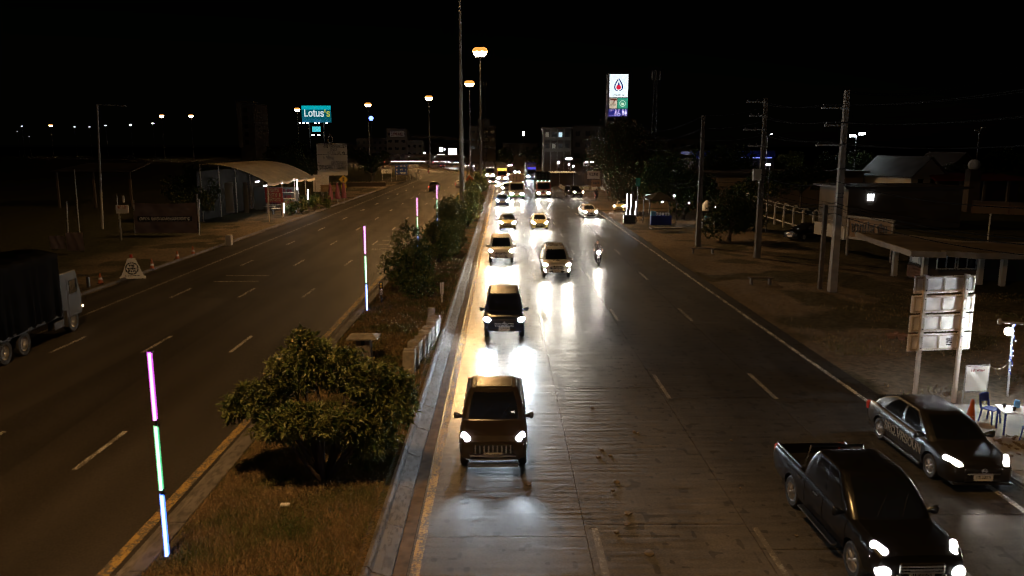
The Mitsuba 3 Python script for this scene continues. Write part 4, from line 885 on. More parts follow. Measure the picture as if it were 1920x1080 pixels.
# --- motorcycles and riders
def motorcycle(label, x, y, rz=0, L=120, tail=0, weight=1.0, col='paint_bike', scale=1.0):
    t = thing('motorcycle', label, 'motorcycle')
    at = T().translate([x, y, 0]).rotate([0, 0, 1], rz).scale(scale)
    def p(nm, m, mt, parent=None, sm=False, **k): return put(nm, m, mt, parent or t, sm, at, **k)
    tyre = lathe([(.21, -.04), (.26, -.05), (.285, -.025), (.29, 0), (.285, .025), (.26, .05), (.21, .04), (.21, -.04)], 22, 'x')
    for wy in (.29, 1.52):
        w = put('wheel', tyre, 'tyre', t, 40, at.translate([0, wy, .29]))
        put('spokes', cat([lathe([(0, -.05), (.05, -.05), (.05, .05), (0, .05)], 10, 'x')] + [tube([[0, 0, 0], [0, .22 * math.cos(a), .22 * math.sin(a)]], .008, 4) for a in np.arange(8) * math.pi / 4]), 'rim', w, False, at.translate([0, wy, .29]))
    p('fork', cat([tube([[q * .08, .29, .29], [q * .08, .45, .72], [q * .07, .52, .98]], .022, 6) for q in (-1, 1)]), 'chrome')
    p('front_fender', hull([(0, .12, .56, .05), (0, .30, .60, .06), (0, .48, .54, .05)], 8), col, sm=True)
    p('leg_shield', hull([(-.20, .55, .85, .04), (.20, .55, .85, .04), (-.22, .62, .42, .04), (.22, .62, .42, .04), (0, .44, .80, .06)], 10), col, sm=True)
    p('body', hull([(0, .70, .50, .10), (0, 1.1, .62, .12), (0, 1.7, .72, .09), (0, 1.5, .55, .10)], 10), col, sm=True)
    p('seat', hull([(0, .95, .76, .09), (0, 1.35, .80, .11), (0, 1.68, .84, .08)], 10), 'black', sm=True)
    p('engine', rbox((0, .92, .36), (.26, .40, .24), .05), 'dark_metal')
    p('exhaust', tube([[.14, 1.0, .28], [.17, 1.4, .30], [.18, 1.85, .42]], [.03, .045, .05], 8), 'chrome')
    p('handlebar', tube([[-.34, .66, 1.04], [-.16, .55, 1.0], [.16, .55, 1.0], [.34, .66, 1.04]], .016, 6), 'black')
    p('headlight_cowl', hull([(0, .46, .97, .11), (-.1, .54, .98, .07), (.1, .54, .98, .07)], 10), col, sm=True)
    if L: p('headlight', lathe([(0, -.06), (.08, -.05), (.125, -.01), (.125, .03), (0, .03)], 16, 'y').apply_translation([0, .355, .95]), 'white_plastic', sm=True, emit=np.array(HL['warm']) * L, weight=weight)
    p('tail_light', rbox((0, 1.80, .74), (.14, .06, .07), .02), 'red_plastic', emit=(tail, .05 * tail, .03 * tail) if tail else None, weight=.1)
    for q in (-1, 1): p('mirror', cat([tube([[q * .22, .58, 1.02], [q * .30, .56, 1.22]], .008, 5), rbox((q * .32, .56, 1.25), (.13, .03, .08), .012)]), 'black')
    return t, at
def chain(J, bones, seg=10, res=.03, it=6):
    ms = [manifold3d.Manifold.batch_hull([manifold3d.Manifold.sphere(J[a][3], seg).translate(J[a][:3]), manifold3d.Manifold.sphere(J[b][3], seg).translate(J[b][:3])]) for a, b in bones]
    m = ms[0]
    for q in ms[1:]: m = m + q
    m = tri(m.refine_to_length(res)); m.merge_vertices()
    trimesh.smoothing.filter_taubin(m, iterations=it)
    return m
def rider(label, x, y, rz=0, shirt='shirt', scale=1.0):
    t = thing('person', label, 'person')
    at = T().translate([x, y, 0]).rotate([0, 0, 1], rz).scale(scale)
    J = dict(pel=(0, 1.22, .90, .15), wai=(0, 1.17, 1.08, .135), che=(0, 1.09, 1.30, .155), nk=(0, 1.04, 1.47, .06), sl=(-.19, 1.07, 1.40, .07), sr=(.19, 1.07, 1.40, .07), el=(-.30, .90, 1.20, .05), er=(.30, .90, 1.20, .05), wl=(-.31, .70, 1.07, .035), wr=(.31, .70, 1.07, .035),
             hl=(-.11, 1.20, .88, .11), hr=(.11, 1.20, .88, .11), kl=(-.20, .78, .74, .075), kr=(.20, .78, .74, .075), al=(-.16, .84, .34, .048), ar=(.16, .84, .34, .048), fl=(-.16, .70, .29, .042), fr=(.16, .70, .29, .042))
    p = lambda nm, m, mt, **k: put(nm, m, mt, t, True, at, **k)
    p('shirt', chain(J, [('pel', 'wai'), ('wai', 'che'), ('che', 'sl'), ('che', 'sr'), ('sl', 'sr'), ('sl', 'el'), ('sr', 'er'), ('che', 'nk')]), shirt)
    p('trousers', chain(J, [('pel', 'hl'), ('pel', 'hr'), ('hl', 'hr'), ('hl', 'kl'), ('hr', 'kr'), ('kl', 'al'), ('kr', 'ar'), ('al', 'fl'), ('ar', 'fr')]), 'trousers')
    H = dict(J); H.update(h0=(0, 1.03, 1.60, .088), h1=(0, 1.02, 1.67, .092), ch=(0, .97, 1.56, .05), ns=(0, .925, 1.62, .018), e1=(-.093, 1.03, 1.61, .022), e2=(.093, 1.03, 1.61, .022), nk2=(0, 1.03, 1.52, .056))
    p('head', chain(H, [('nk', 'nk2'), ('nk2', 'h0'), ('h0', 'h1'), ('h0', 'ch'), ('ch', 'ns'), ('h0', 'ns'), ('h0', 'e1'), ('h0', 'e2')], res=.015, it=4), 'skin')
    p('hair', hull([(0, 1.055, 1.665, .098), (0, 1.08, 1.62, .08), (0, 1.0, 1.705, .07)], 12), 'hair')
    for q in (-1, 1):
        A = {'e': (q * .30, .90, 1.20, .042), 'w': (q * .31, .70, 1.07, .032), 'p': (q * .30, .655, 1.06, .030)}
        for k in range(4): A[f'k{k}'] = (q * (.27 + .022 * k), .625, 1.075, .010); A[f't{k}'] = (q * (.27 + .022 * k), .63, 1.025, .009); A[f'b{k}'] = (q * (.275 + .018 * k), .66, 1.065, .012)
        A['th'] = (q * .262, .66, 1.055, .012); A['tt'] = (q * .25, .65, 1.02, .009)
        p('forearm', chain(A, [('e', 'w'), ('w', 'p')] + [(f'b{k}', f'k{k}') for k in range(4)] + [(f'k{k}', f't{k}') for k in range(4)] + [('p', 'th'), ('th', 'tt')], res=.012, it=3), 'skin')
    return t
motorcycle('motorcycle with one bright headlight carrying a rider in the third lane', 6.8, 54.2, 0, 420, 0, 1.5)
rider('person in a dark top riding the motorcycle towards the camera', 6.8, 54.2)
motorcycle('dark motorcycle with a red tail light beside the waiting car on the right', 15.1, 124.5, 165, 0, 10, .3)
rider('person on the motorcycle with a red tail light on the right verge', 15.1, 124.5, 165, 'trousers')
motorcycle('small motorcycle with a red tail light at the inside of the left bend', -23.3, 242.7, 195, 0, 18, .1)
rider('person on the small motorcycle at the inside of the left bend', -23.3, 242.7, 195, 'trousers')

# ------------------------------------------------------------------ right-hand side
PAD = ground_piece('pavement', prism([(13.0, 13.5), (13.0, 23.4), (14.6, 24.3), (20, 23.8), (20, 13.5)], -0.12, 0.02), 'paving')
put('kerb_stone', bbox((13.0, 15.5, -.1), (13.28, 21.8, .07)), 'kerb', PAD)
for i, (a, b) in enumerate([(13.6, 16.48), (16.5, 18.9), (18.92, 21.3), (21.32, 23.3)]):
    put('paving_slab', bbox((13.34, a, .0), (16.2, b - .02, .045)), 'paving', PAD)

# big road sign seen from behind: four panels on two posts
t = thing('road_sign', 'back of a tall road sign with four pale framed panels on two posts', 'road sign')
sx, sy = np.array([13.60, 24.42]), np.array([15.0, 24.6])
dr_ = (sy - sx) / np.linalg.norm(sy - sx); nb = np.array([dr_[1], -dr_[0]])      # nb points to the camera side
ang = math.atan2(dr_[1], dr_[0])
def sp(u, d, z): q = sx + dr_ * u + nb * d; return (q[0], q[1], z)
for u in (0.0, 1.44):
    put('post', box(sp(u, .05, 2.15), (.11, .11, 4.35), rz=ang), 'rusty_post', t)
zt = [4.28, 3.64, 3.0, 2.36]
for k, z in enumerate(zt):
    pn = put('panel', rbox(sp(.74, -.03, z - .29), (2.26 if k else 2.16, .04, .58), .015, 6, ang), 'weathered_sign', t)
    put('frame', cat([box(sp(.74, -.0, z - .06), (2.1, .03, .05), rz=ang), box(sp(.74, 0, z - .52), (2.1, .03, .05), rz=ang)] + [box(sp(u, 0, z - .29), (.05, .028, .42), rz=ang) for u in (-.28, .70, 1.76)]), 'rusty_post', pn)
    put('bolt', cat([box(sp(u, .115, z - dz), (.03, .02, .03), rz=ang) for u in (0, 1.44) for dz in (.1, .45)]), 'dark_metal', pn)
put('stencil', cat([box(sp(1.08, -.004, 2.36 - .2 - .065 * i), (.20 - .03 * (i % 2), .008, .038), rz=ang) for i in range(4)]), 'ink', t)

t = thing('bulb_pole', 'thin pole wound with cable and small lights, bright white bulb near its top', 'lamp pole')
put('post', tube([[17.2, 25.1, 0], [17.1, 25.1, 2.62]], .035, 8), 'galvanised', t)
put('bulb', mv(trimesh.creation.icosphere(2, .12), 16.3, 24.1, 2.52), 'white_plastic', t, True, emit=np.array([.86, .95, 1.0]) * 700, weight=4)
put('bulb_holder', tube([[17.1, 25.05, 2.6], [16.3, 24.1, 2.63]], .016, 6), 'black', t)
put('cable', tube([[17.17 - .04 * math.sin(a) - .0015 * i, 25.05 - .05 * math.cos(a), .8 + i * .035] for i, a in enumerate(np.arange(0, 26, .5))], .014, 5), 'blue_plastic', t)
for i in range(9): put('fairy_light', mv(trimesh.creation.icosphere(1, .022), 17.12 + .07 * math.sin(i * 2.3), 25.0, .95 + i * .17), 'white_plastic', t, emit=(2.2, 2.6, 3.4), weight=.02)
def sag(a, b, s, n=14):
    a, b = np.array(a, float), np.array(b, float); k = np.linspace(0, 1, n)[:, None]
    q = a + (b - a) * k; q[:, 2] -= (4 * k * (1 - k) * s)[:, 0]
    return q
solo('rope', tube(sag((15.98, 24.37, 1.3), (17.15, 25.05, 1.28), .2), .012, 5), 'rope', 'rope sagging between the standing poster frame and the lamp pole', 'rope')
solo('awning_bar', cat([tube([(15.4, 23.2, 3.05), (18.6, 23.6, 2.72)], .035, 8), lathe([(0, -.08), (.06, -.06), (.075, 0), (.05, .1), (0, .12)], 10).apply_translation([15.38, 23.2, 3.04]), tube([(18.6, 23.6, 2.72), (18.9, 23.65, 0)], .04, 8)]), 'galvanised', 'horizontal pale pole ending in a round knob above the food stall', 'pole')

t = thing('poster_stand', 'metal stand holding a wrinkled white poster beside the lamp pole', 'poster stand')
for x, y in ((15.13, 24.25), (15.97, 24.36)):
    put('leg', tube([[x, y, 0], [x + .03, y + .02, 1.34]], .018, 6), 'galvanised', t)
dv = np.array([.99, .13]); dv /= np.linalg.norm(dv)
put('crossbar', cat([tube([(15.14, 24.26, z), (15.98, 24.37, z)], .014, 6) for z in (.42, 1.33)]), 'galvanised', t)
g = []
for z in np.linspace(.46, 1.30, 14):
    row = []
    for u in np.linspace(.05, .95, 16):
        w = .03 * math.sin(7 * (u + z)) * math.exp(-((u + z * .9 - 1.35) / .25) ** 2)
        q = np.array([15.11, 24.25]) + dv * u * .9 + np.array([.13, -.99]) * (.02 + w)
        row.append([q[0], q[1], z])
    g.append(row)
pz = put('poster', grid(g), 'sign_white', t, True)
put('lettering', stand(thai('อาหารตามสง', .07, 1.5, .004, .5), (15.28, 24.20, 1.15), dv), 'red_board', pz)

def cone(x, y, label, h=.75, lean=0.0, group=None, s=1.0):
    t = thing('traffic_cone', label, 'traffic cone', group)
    at = T().translate([x, y, .02]).rotate([0, 1, 0], lean).scale(s)
    c = put('cone', lathe([(.15, .03), (.035, h), (.0, h + .005)], 18), 'orange_plastic', t, True, at)
    put('band', lathe([(.113, .25), (.092, .38)], 18).apply_scale([1.03, 1.03, 1]), 'sign_white', c, True, at)
    put('base', rbox((0, 0, .015), (.38, .38, .03), .012), 'black', t, False, at)
cone(14.3, 22.45, 'orange traffic cone behind the parked car, near the blue chairs', .78, 3)

def plastic_chair(label, x, y, rz):
    t = thing('plastic_chair', label, 'chair'); at = T().translate([x, y, .04]).rotate([0, 0, 1], rz)
    p = lambda nm, m: put(nm, m, 'blue_plastic', t, 30, at)
    p('seat', rbox((0, 0, .44), (.42, .40, .03), .012))
    for a in (-1, 1):
        for b in (-1, 1): p('leg', hull([(a * .17, b * .16, .43, .024), (a * .21, b * .21, .0, .018)], 8))
    P_ = [[[math.sin(a) * (.215 + .02 * k), .17 + .05 * k + .06 * math.cos(a), .46 + .38 * k + .02 * math.cos(a * 1.3)] for a in np.linspace(-1.15, 1.15, 11)] for k in np.linspace(.38, 1, 5)]
    g1 = np.array(P_); g2 = g1 + [0, .025, 0]
    p('backrest', cat([grid(g1), grid(g2[:, ::-1]), tube(g1[-1] + [0, .012, 0], .02, 6), tube(g1[0] + [0, .012, 0], .016, 6)] + [tube([(a * .19, .19, .44), (a * .2, .22, .64)], .026, 8) for a in (-1, 1)]))
plastic_chair('dark blue plastic chair behind the white table', 14.95, 22.5, 25)
plastic_chair('dark blue plastic chair in front of the white table', 15.05, 20.75, 165)
t = thing('table', 'white-topped table with blue legs at the food stall', 'table')
put('tabletop', rbox((15.25, 21.55, .76), (1.2, .75, .03), .01, 6, -.25), 'white_plastic', t)
for a, b in ((-.52, -.3), (.52, -.3), (-.52, .3), (.52, .3)):
    x, y = 15.25 + a * math.cos(.25) + b * math.sin(.25), 21.55 - a * math.sin(.25) + b * math.cos(.25)
    put('leg', hull([(x, y, .74, .028), (x, y, .06, .022)], 8), 'blue_plastic', t)
t2 = thing('table', 'second table with a blue edge cut by the right edge of the view', 'table')
put('tabletop', rbox((15.9, 20.2, .76), (.9, .7, .04), .012), 'blue_plastic', t2)
for a in (-.38, .38):
    for b in (-.28, .28): put('leg', hull([(15.9 + a, 20.2 + b, .74, .026), (15.9 + a, 20.2 + b, .06, .022)], 8), 'blue_plastic', t2)
solo('water_jug', lathe([(0, 0), (.07, 0), (.08, .02), (.08, .17), (.06, .20), (.065, .22), (0, .22)], 16).apply_translation([15.22, 21.75, .778]), 'light_blue_plastic', 'light blue jug standing on the white table', 'jug', smooth=30)
for i, (x, y, l) in enumerate([(14.85, 21.75, 'small dark cup at the back left corner of the white table'), (14.95, 21.45, 'small dark cup at the front left of the white table')]):
    solo('cup', lathe([(0, 0), (.035, 0), (.042, .11), (.036, .11), (.03, .01), (0, .01)], 12).apply_translation([x, y, .778]), 'ink', l, 'cup', smooth=30)
solo('food_tray', rbox((15.62, 21.5, .80), (.34, .26, .05), .015), 'galvanised', 'shallow tray at the right end of the white table', 'tray')
Ld = cat([litter_leaf(14.6 + nr.normal(0, .35), 20.5 + nr.normal(0, .5), .07) for _ in range(45)])
solo('leaf_litter', mv(Ld, 0, 0, .046), 'dead_leaf', 'heap of dry leaves scattered under the white table', 'leaves', kind='stuff'); labels['leaf_litter']['kind'] = 'stuff'

# low entrance building with a flat fascia roof
t = thing('entrance_building', 'low building with a flat angular roof and pale fascia on the right', 'building')
RF = [(26.3, 57), (25.6, 52.5), (25.0, 46.6), (26.7, 46.0), (27.0, 46.7), (28.4, 45.6), (33.5, 45.2), (40, 45), (40, 49.5), (31, 51.5), (29.2, 55)]
put('roof', prism(RF, 1.92, 2.02), 'roof_tin', t)
ring = Polygon(RF).buffer(.06, join_style=2).difference(Polygon(RF).buffer(-.12, join_style=2))
fs = extr(ring, .36); fs.apply_translation([0, 0, 1.75]); put('fascia', fs, 'concrete_pole', t)
put('wall', prism([(26.6, 49.9), (26.6, 47.8), (29.6, 47.4), (29.6, 48.4), (36, 48.0), (36, 49.2), (30.5, 50.6), (28.6, 52)], -.1, 1.92), 'dark_wall', t)
for x, y in ((25.85, 50.2), (26.35, 47.5), (29.5, 46.9), (30.6, 46.4), (32.1, 46.2)):
    put('pillar', rbox((x, y, .93), (.30, .30, 1.96), .015), 'stone_pale', t)
for k in range(4): put('brick_course', bbox((26.48, 48.0, .05 + k * .2), (26.62, 49.8, .22 + k * .2)), 'brick', t)
w = put('notice_board', bbox((26.50, 48.3, 1.0), (26.6, 49.6, 1.75)), 'galvanised', t); put('sheet', bbox((26.485, 48.6, 1.08), (26.5, 49.3, 1.66)), 'sign_white', w)
for x0 in (27.0, 28.3):
    w = put('window', bbox((x0, 47.28, .9), (x0 + 1.1, 47.42, 1.7)), 'window_dark', t); put('frame', cat([bbox((x0 - .05, 47.22, z), (x0 + 1.15, 47.30, z + .06)) for z in (.86, 1.68)] + [bbox((x0 + a, 47.22, .86), (x0 + a + .06, 47.3, 1.74)) for a in (-.05, .52, 1.09)]), 'galvanised', w)

t = thing('name_sign', 'framed brown name board with dark lettering on the roadside wall', 'sign')
a, b = np.array([27.0, 60.0]), np.array([28.6, 56.2]); d = (b - a) / np.linalg.norm(b - a)
rzn = math.atan2(d[1], d[0]); c = (a + b) / 2; Lb = np.linalg.norm(b - a); nn = np.array([d[1], -d[0]])
put('board', box((c[0], c[1], 2.2), (Lb, .12, 1.6), rz=rzn), 'wood', t)
put('frame', cat([box((c[0] + nn[0] * .05, c[1] + nn[1] * .05, z), (Lb + .2, .16, .16), rz=rzn) for z in (1.38, 3.02)] + [box((q[0] + nn[0] * .05, q[1] + nn[1] * .05, 2.2), (.16, .155, 1.48), rz=rzn) for q in (a, b)]), 'slab_stone', t)
tx = thai('ชุมนไส.ปิน', .62, 1.5, .02, Lb * .82)
put('lettering', stand(tx, (a[0] + d[0] * .35 + nn[0] * .075, a[1] + d[1] * .35 + nn[1] * .075, 1.9), d), 'ink', t)
put('post', cat([box((q[0], q[1], .65), (.14, .14, 1.4), rz=rzn) for q in (a, b)]), 'concrete_pole', t)
solo('low_wall', cat([box(((28.6 + 30.0) / 2, 53.8, 1.5), (.18, 5.2, .9), rz=.28), box((26.6, 62.5, 1.6), (.18, 4.6, .9), rz=.12), box((26.6, 62.5, 2.1), (.3, 4.6, .12), rz=.12)]), 'stone_pale', 'low parapet wall with a pale cap behind the framed name board', 'wall')

t = thing('roof_board', 'long brown three-part board on white posts above the flat roof', 'sign')
A, B = np.array([37.8, 62.0]), np.array([46.5, 56.2]); d = (B - A) / np.linalg.norm(B - A); rzb = math.atan2(d[1], d[0])
for k in range(4):
    c = A + d * (1.25 + 2.55 * k); put('panel', box((c[0], c[1], 3.6), (2.42, .08, 1.0), rz=rzb), 'wood', t); 
    put('divider', box((c[0] - d[0] * 1.27, c[1] - d[1] * 1.27, 3.6), (.10, .12, 1.06), rz=rzb), 'brick', t)
for k in (1.3, 5.2): c = A + d * k; put('post', tube([(c[0], c[1], 0), (c[0], c[1], 3.1)], .06, 8), 'white_plastic', t)

# fence of white posts with hooked tops
fx = lambda y: 29.0 + (y - 66) * .034
t = thing('fence', 'long fence of white concrete posts with curled tops and a low white rail', 'fence')
FP = cat([box((0, 0, 1.1), (.17, .17, 2.3)), tube([(0, 0, 2.22), (.03, -.02, 2.42), (.2, -.1, 2.48), (.34, -.16, 2.36), (.36, -.18, 2.22)], .07, 8)])
for y in (92, 89.6, 86.9, 84.0, 81.0, 78.0, 75.2, 72.4, 69.6): put('post', FP, 'stone_pale', t, at=T().translate([fx(y), y, 0]))
put('rail', tube([(fx(y) + .05, y, .55) for y in (92, 80, 68)], .06, 6), 'stone_pale', t); put('wire', cat([tube([(fx(y) + .3, y, z) for y in (92, 80, 68)], .02, 5) for z in (2.3, 1.9)]), 'galvanised', t)
put('lamp_globe', mv(trimesh.creation.icosphere(2, .22), fx(95), 95, 2.6), 'white_plastic', t, True)

# electricity poles, arms and wires
POLES = []
def power_pole(x, y, h, label, arms, lean=(0, 0), box_z=None, stub=True):
    t = thing('power_pole', label, 'power pole')
    m = trimesh.Trimesh(*(lambda V, F: (V, F))(np.array([[a * w, b * w, z] for z, w in ((0, .21), (h, .12)) for a, b in ((-1, -1), (1, -1), (1, 1), (-1, 1))]), [[0, 1, 5], [0, 5, 4], [1, 2, 6], [1, 6, 5], [2, 3, 7], [2, 7, 6], [3, 0, 4], [3, 4, 7], [4, 5, 6], [4, 6, 7]]), process=False)
    put('pole', m, 'concrete_pole' if y < 50 else 'pole_low_light', t, at=T().translate([x, y, 0]))
    ends = []
    for z, l in arms:
        put('arm', box((x - l / 2, y - .14, z), (l, .09, .10)), 'galvanised', t)
        for q in (0.1, .55):
            put('insulator', lathe([(0, 0), (.05, 0), (.07, .05), (.04, .09), (.06, .14), (0, .18)], 8), 'dark_metal', t, at=T().translate([x - l + q * l, y - .14, z + .05]))
            ends.append((x - l + q * l, y - .14, z + .2))
    put('band', cat([box((x, y, z), (.40, .40, .05)) for z in (h * .48, h * .5, h * .62)]), 'dark_metal', t)
    if box_z: put('junction_box', rbox((x - .45, y - .25, box_z), (.6, .4, .85), .03), 'stone_pale', t)
    if stub: put('stay_post', box((x - .36, y + .9, 2.5), (.22, .22, 5.0)), 'bark', t)
    POLES.append((x, y, h, ends)); return t
power_pole(19.3, 44.4, 11.5, 'tall concrete power pole standing nearest on the right, with three arms', [(10.5, 1.45), (9.55, 1.2), (8.45, 1.6)])
power_pole(19.45, 58.5, 11.9, 'second concrete power pole, with four arms and a grey box', [(11.6, 1.5), (10.6, 1.2), (9.6, 1.6), (8.4, 1.2)], box_z=6.3, stub=False)
power_pole(16.6, 65.3, 10.9, 'slimmer power pole without visible arms left of the pole with a grey box', [], stub=False)
power_pole(15.9, 95, 11.5, 'power pole standing among the branches of the big bare tree', [(10.8, 1.4), (9.8, 1.4)], stub=False)
power_pole(20.8, 25.0, 11.4, 'power pole just outside the right edge of the view carrying the wires', [(10.5, 1.45), (9.55, 1.2), (8.45, 1.6)], stub=False)
PW = {0: POLES[0], 1: POLES[1], 2: POLES[2], 3: POLES[3], 4: POLES[4]}
wires = []
for a, b in ((4, 0), (0, 1)):
    for q in range(6): wires.append(tube(sag(PW[a][3][q], PW[b][3][q], .35), .014, 4, False))
    for z in (5.2, 5.0, 4.6, 6.4): wires.append(tube(sag((PW[a][0] - .2, PW[a][1], z), (PW[b][0] - .2, PW[b][1], z), .5), .02, 4, False))
for z in (10.9, 9.9, 8.9, 7.6, 5.6, 5.2): wires.append(tube(sag((16.6, 65.3, z), (15.9, 95, z - .3), .8), .018, 4, False)); wires.append(tube(sag((19.3, 58.5, z + .3), (16.6, 65.3, z), .2), .016, 4, False))
wires.append(tube(sag((19.3, 44.4, 11.4), (30, 44, 13.4), .9), .014, 4, False))
for z0, z1 in ((5.4, 3.2), (5.0, 2.7), (4.6, 2.2)): wires.append(tube(sag((19.45, 58.5, z0), (34, 48, z1), .5), .014, 4, False))
solo('overhead_wires', cat(wires), 'wire', 'bundle of sagging overhead wires strung between the power poles', 'wires', kind='stuff'); labels['overhead_wires']['kind'] = 'stuff'

def bench(x, y, rz, label, w=1.6):
    t = thing('bench', label, 'bench'); at = T().translate([x, y, 0]).rotate([0, 0, 1], rz)
    put('seat', rbox((0, 0, .42), (w, .42, .07), .015), 'dark_wall', t, at=at)
    for a in (-1, 1): put('leg', rbox((a * (w / 2 - .2), 0, .2), (.14, .36, .40), .015), 'dark_wall', t, at=at)
bench(15.9, 46.9, -6, 'low dark bench standing alone on the dirt lot', 1.5)
bench(15.9, 60.9, -8, 'pale stone bench at the foot of the slim power pole', 1.9)
solo('pipe', tube([(14.3, 55.0, .12), (14.1, 53.4, .5)], .14, 12), 'white_plastic', 'pale pipe leaning on the ground in front of the dark trees', 'pipe') if False else None
# manhole-like hollow with rubbish on the lot
solo('rubble_heap', cat([rbox((17.9 + nr.normal(0, .35), 33.5 + nr.normal(0, .3), .02 + .05 * nr.random()), nr.uniform(.1, .3, 3) * [1, 1, .5], .015, 4, nr.uniform(0, 3)) for _ in range(14)]), 'brick', 'small heap of broken rubble on the dirt lot', 'rubble')

# roadside stall under the big tree
t = thing('lamp_stand', 'dark stand with upright glowing white tubes at the roadside', 'lamp stand')
put('plinth', rbox((14.0, 85.7, .45), (1.3, 1.0, .9), .03), 'black', t)
for x, z0, z1 in ((13.55, .95, 3.25), (13.98, .95, 3.2)): put('tube_lamp', tube([(x + .05, 85.3, z0), (x + .12, 85.3, z1)], .05, 8), 'white_plastic', t, emit=(7, 7.4, 8), weight=.4)
put('tube_lamp', tube([(14.6, 85.4, .95), (14.65, 85.4, 2.4)], .05, 8), 'white_plastic', t, emit=(6, 6.4, 7), weight=.3)
put('post', tube([(14.9, 86, 0), (14.9, 86, 4.6)], .05, 6), 'dark_metal', t); put('green_sign', rbox((14.9, 85.9, 4.5), (.5, .06, .9), .01), 'green_board', t)
t = thing('food_stall', 'roadside food stall lit by a white awning lamp under the big tree', 'stall')
put('roof', hull([(15.6, 82.5, 2.7, .05), (18.4, 82.0, 2.7, .05), (15.6, 86, 2.9, .05), (18.4, 85.5, 2.9, .05), (17, 84, 3.5, .05)], 6), 'black', t)
for x, y in ((15.6, 82.5), (18.4, 82.0), (15.6, 86), (18.4, 85.5)): put('post', tube([(x, y, 0), (x, y, 2.75)], .04, 6), 'dark_metal', t)
put('lit_sheet', grid([[[15.8 + u * 2.3, 86.0 - u * .4, 2.75 + v * .5 - abs(u - .5) * .3] for u in np.linspace(0, 1, 7)] for v in (0, 1)]), 'sign_white', t, emit=(1.1, 1.6, 1.55), weight=.3)
put('counter', rbox((17, 83.2, .55), (2.2, .7, 1.0), .02), 'blue_plastic', t); put('ice_box', rbox((16.1, 82.9, 1.3), (.5, .4, .5), .03), 'light_blue_plastic', t); put('jar', cat([mv(lathe([(0, 0), (.1, 0), (.1, .3), (0, .32)], 10), 16.6 + .3 * k, 83.0, 1.06) for k in range(5)]), 'white_plastic', t)
put('lamp', mv(trimesh.creation.icosphere(1, .08), 17.2, 83.6, 2.5), 'white_plastic', t, emit=np.array((.8, 1, 1)) * 60, weight=.5)
solo('concrete_slab', rbox((16.3, 77.0, .35), (3.2, 1.3, .12), .02), 'kerb', 'low flat slab like a platform in front of the lit food stall', 'slab')
for i, (x, y, z, l) in enumerate([(20.2, 84, 2.3, 'small white bulb right of the lit food stall'), (21.6, 85, 1.8, 'small white bulb low among the dark trees'), (22.6, 84, 2.0, 'left of two close small white bulbs among the dark trees'), (23.1, 84.2, 1.9, 'right of two close small white bulbs among the dark trees'), (19.0, 86, 3.0, 'small warm bulb hanging beside the lit food stall')]):
    t = thing('bulb', l, 'bulb'); put('glass', mv(trimesh.creation.icosphere(1, .085), x, y, z), 'white_plastic', t, emit=np.array((.95, 1, 1)) * 45, weight=.2); put('cable', tube([(x, y, z), (x, y, z + 1.2)], .012, 5), 'black', t)
t = thing('counter_tables', 'cluttered stall counter with pale boxes beside the white bulbs', 'counter')
put('top', rbox((22.2, 80.5, .85), (3.2, .9, .06), .01), 'sign_white', t)
for a in (-1.4, 0, 1.4): put('leg', box((22.2 + a, 80.3, .42), (.08, .7, .84)), 'dark_metal', t)
put('box', cat([rbox((21.2 + .55 * k, 80.4, 1.05), (.4, .4, .36), .02) for k in range(4)]), 'light_blue_plastic', t); put('parasol', lathe([(.75, 1.9), (.5, 2.5), (.1, 2.95), (0, 3.0)], 14).apply_translation([21.6, 82, -.2]), 'sign_white', t, True)
t = thing('gate', 'dark wooden gate with a diagonal brace below the stall counter', 'gate')
put('frame', cat([box((21.2, 75.5, .9), (2.6, .06, .08)), box((21.2, 75.5, .2), (2.6, .06, .08)), box((19.9, 75.5, .6), (.1, .1, 1.4)), box((22.5, 75.5, .6), (.1, .1, 1.4))]), 'black', t); put('brace', box((21.2, 75.47, .55), (2.5, .05, .07), ry=-.28), 'black', t)

def tree(label, x, y, h, rx, ry, rz, n, seed, dens, tones, mix_, L=.35, W=.16, zc=None, group=None, trunk=.22, name='tree'):
    zc = zc or h - rz
    lb = lobes_in(x, y, zc, rx, ry, rz, n, seed)
    t = thing(name, label, 'tree', group)
    P, A, Ls, Ws = rosettes(lb, dens, 5, L, W)
    tone = nr.choice(len(tones), len(P) // 5, p=mix_).repeat(5)
    cr = None
    for i, m in enumerate(tones):
        s = tone == i
        if s.any(): put('crown', leaf_mesh(P[s], A[s], Ls[s], Ws[s]), m, t, kind='stuff')
    fork = np.array([x, y, max(1.2, zc - rz * .8)])
    put('trunk', tube([(x, y, -.1), (x + .08, y, fork[2] * .5), fork], [trunk, trunk * .8, trunk * .65], 8), 'bark', t, True)
    put('limb', branches(fork, [(a, b, c + d_ * .3) for a, b, c, _, _, d_ in lb], trunk * .5, .25), 'bark', t, True)
BR = (('leaf_brown', 'leaf_dim', 'leaf_dark'), (.55, .25, .2)); GR = (('leaf_dim', 'leaf_dark', 'leaf_olive'), (.4, .45, .15))
tree('big sparse brownish tree standing beside the roadside food stall', 15.6, 96, 11.6, 4.8, 4.0, 5.2, 18, 40, 11, *BR, L=.35, W=.13, zc=6.9)
tree('dark leafy tree right of the lit food stall', 21.0, 90, 8.0, 4.6, 3.5, 3.8, 11, 41, 8, *GR)
tree('round dark tree between the two power poles, nearest on the lot', 20.3, 69, 4.6, 2.4, 2.2, 2.2, 9, 42, 12, *GR, L=.28, W=.12)
tree('dark bush-like tree at the left foot of the fence', 24.0, 78, 4.2, 2.4, 2.0, 2.0, 7, 43, 9, *GR, L=.3)
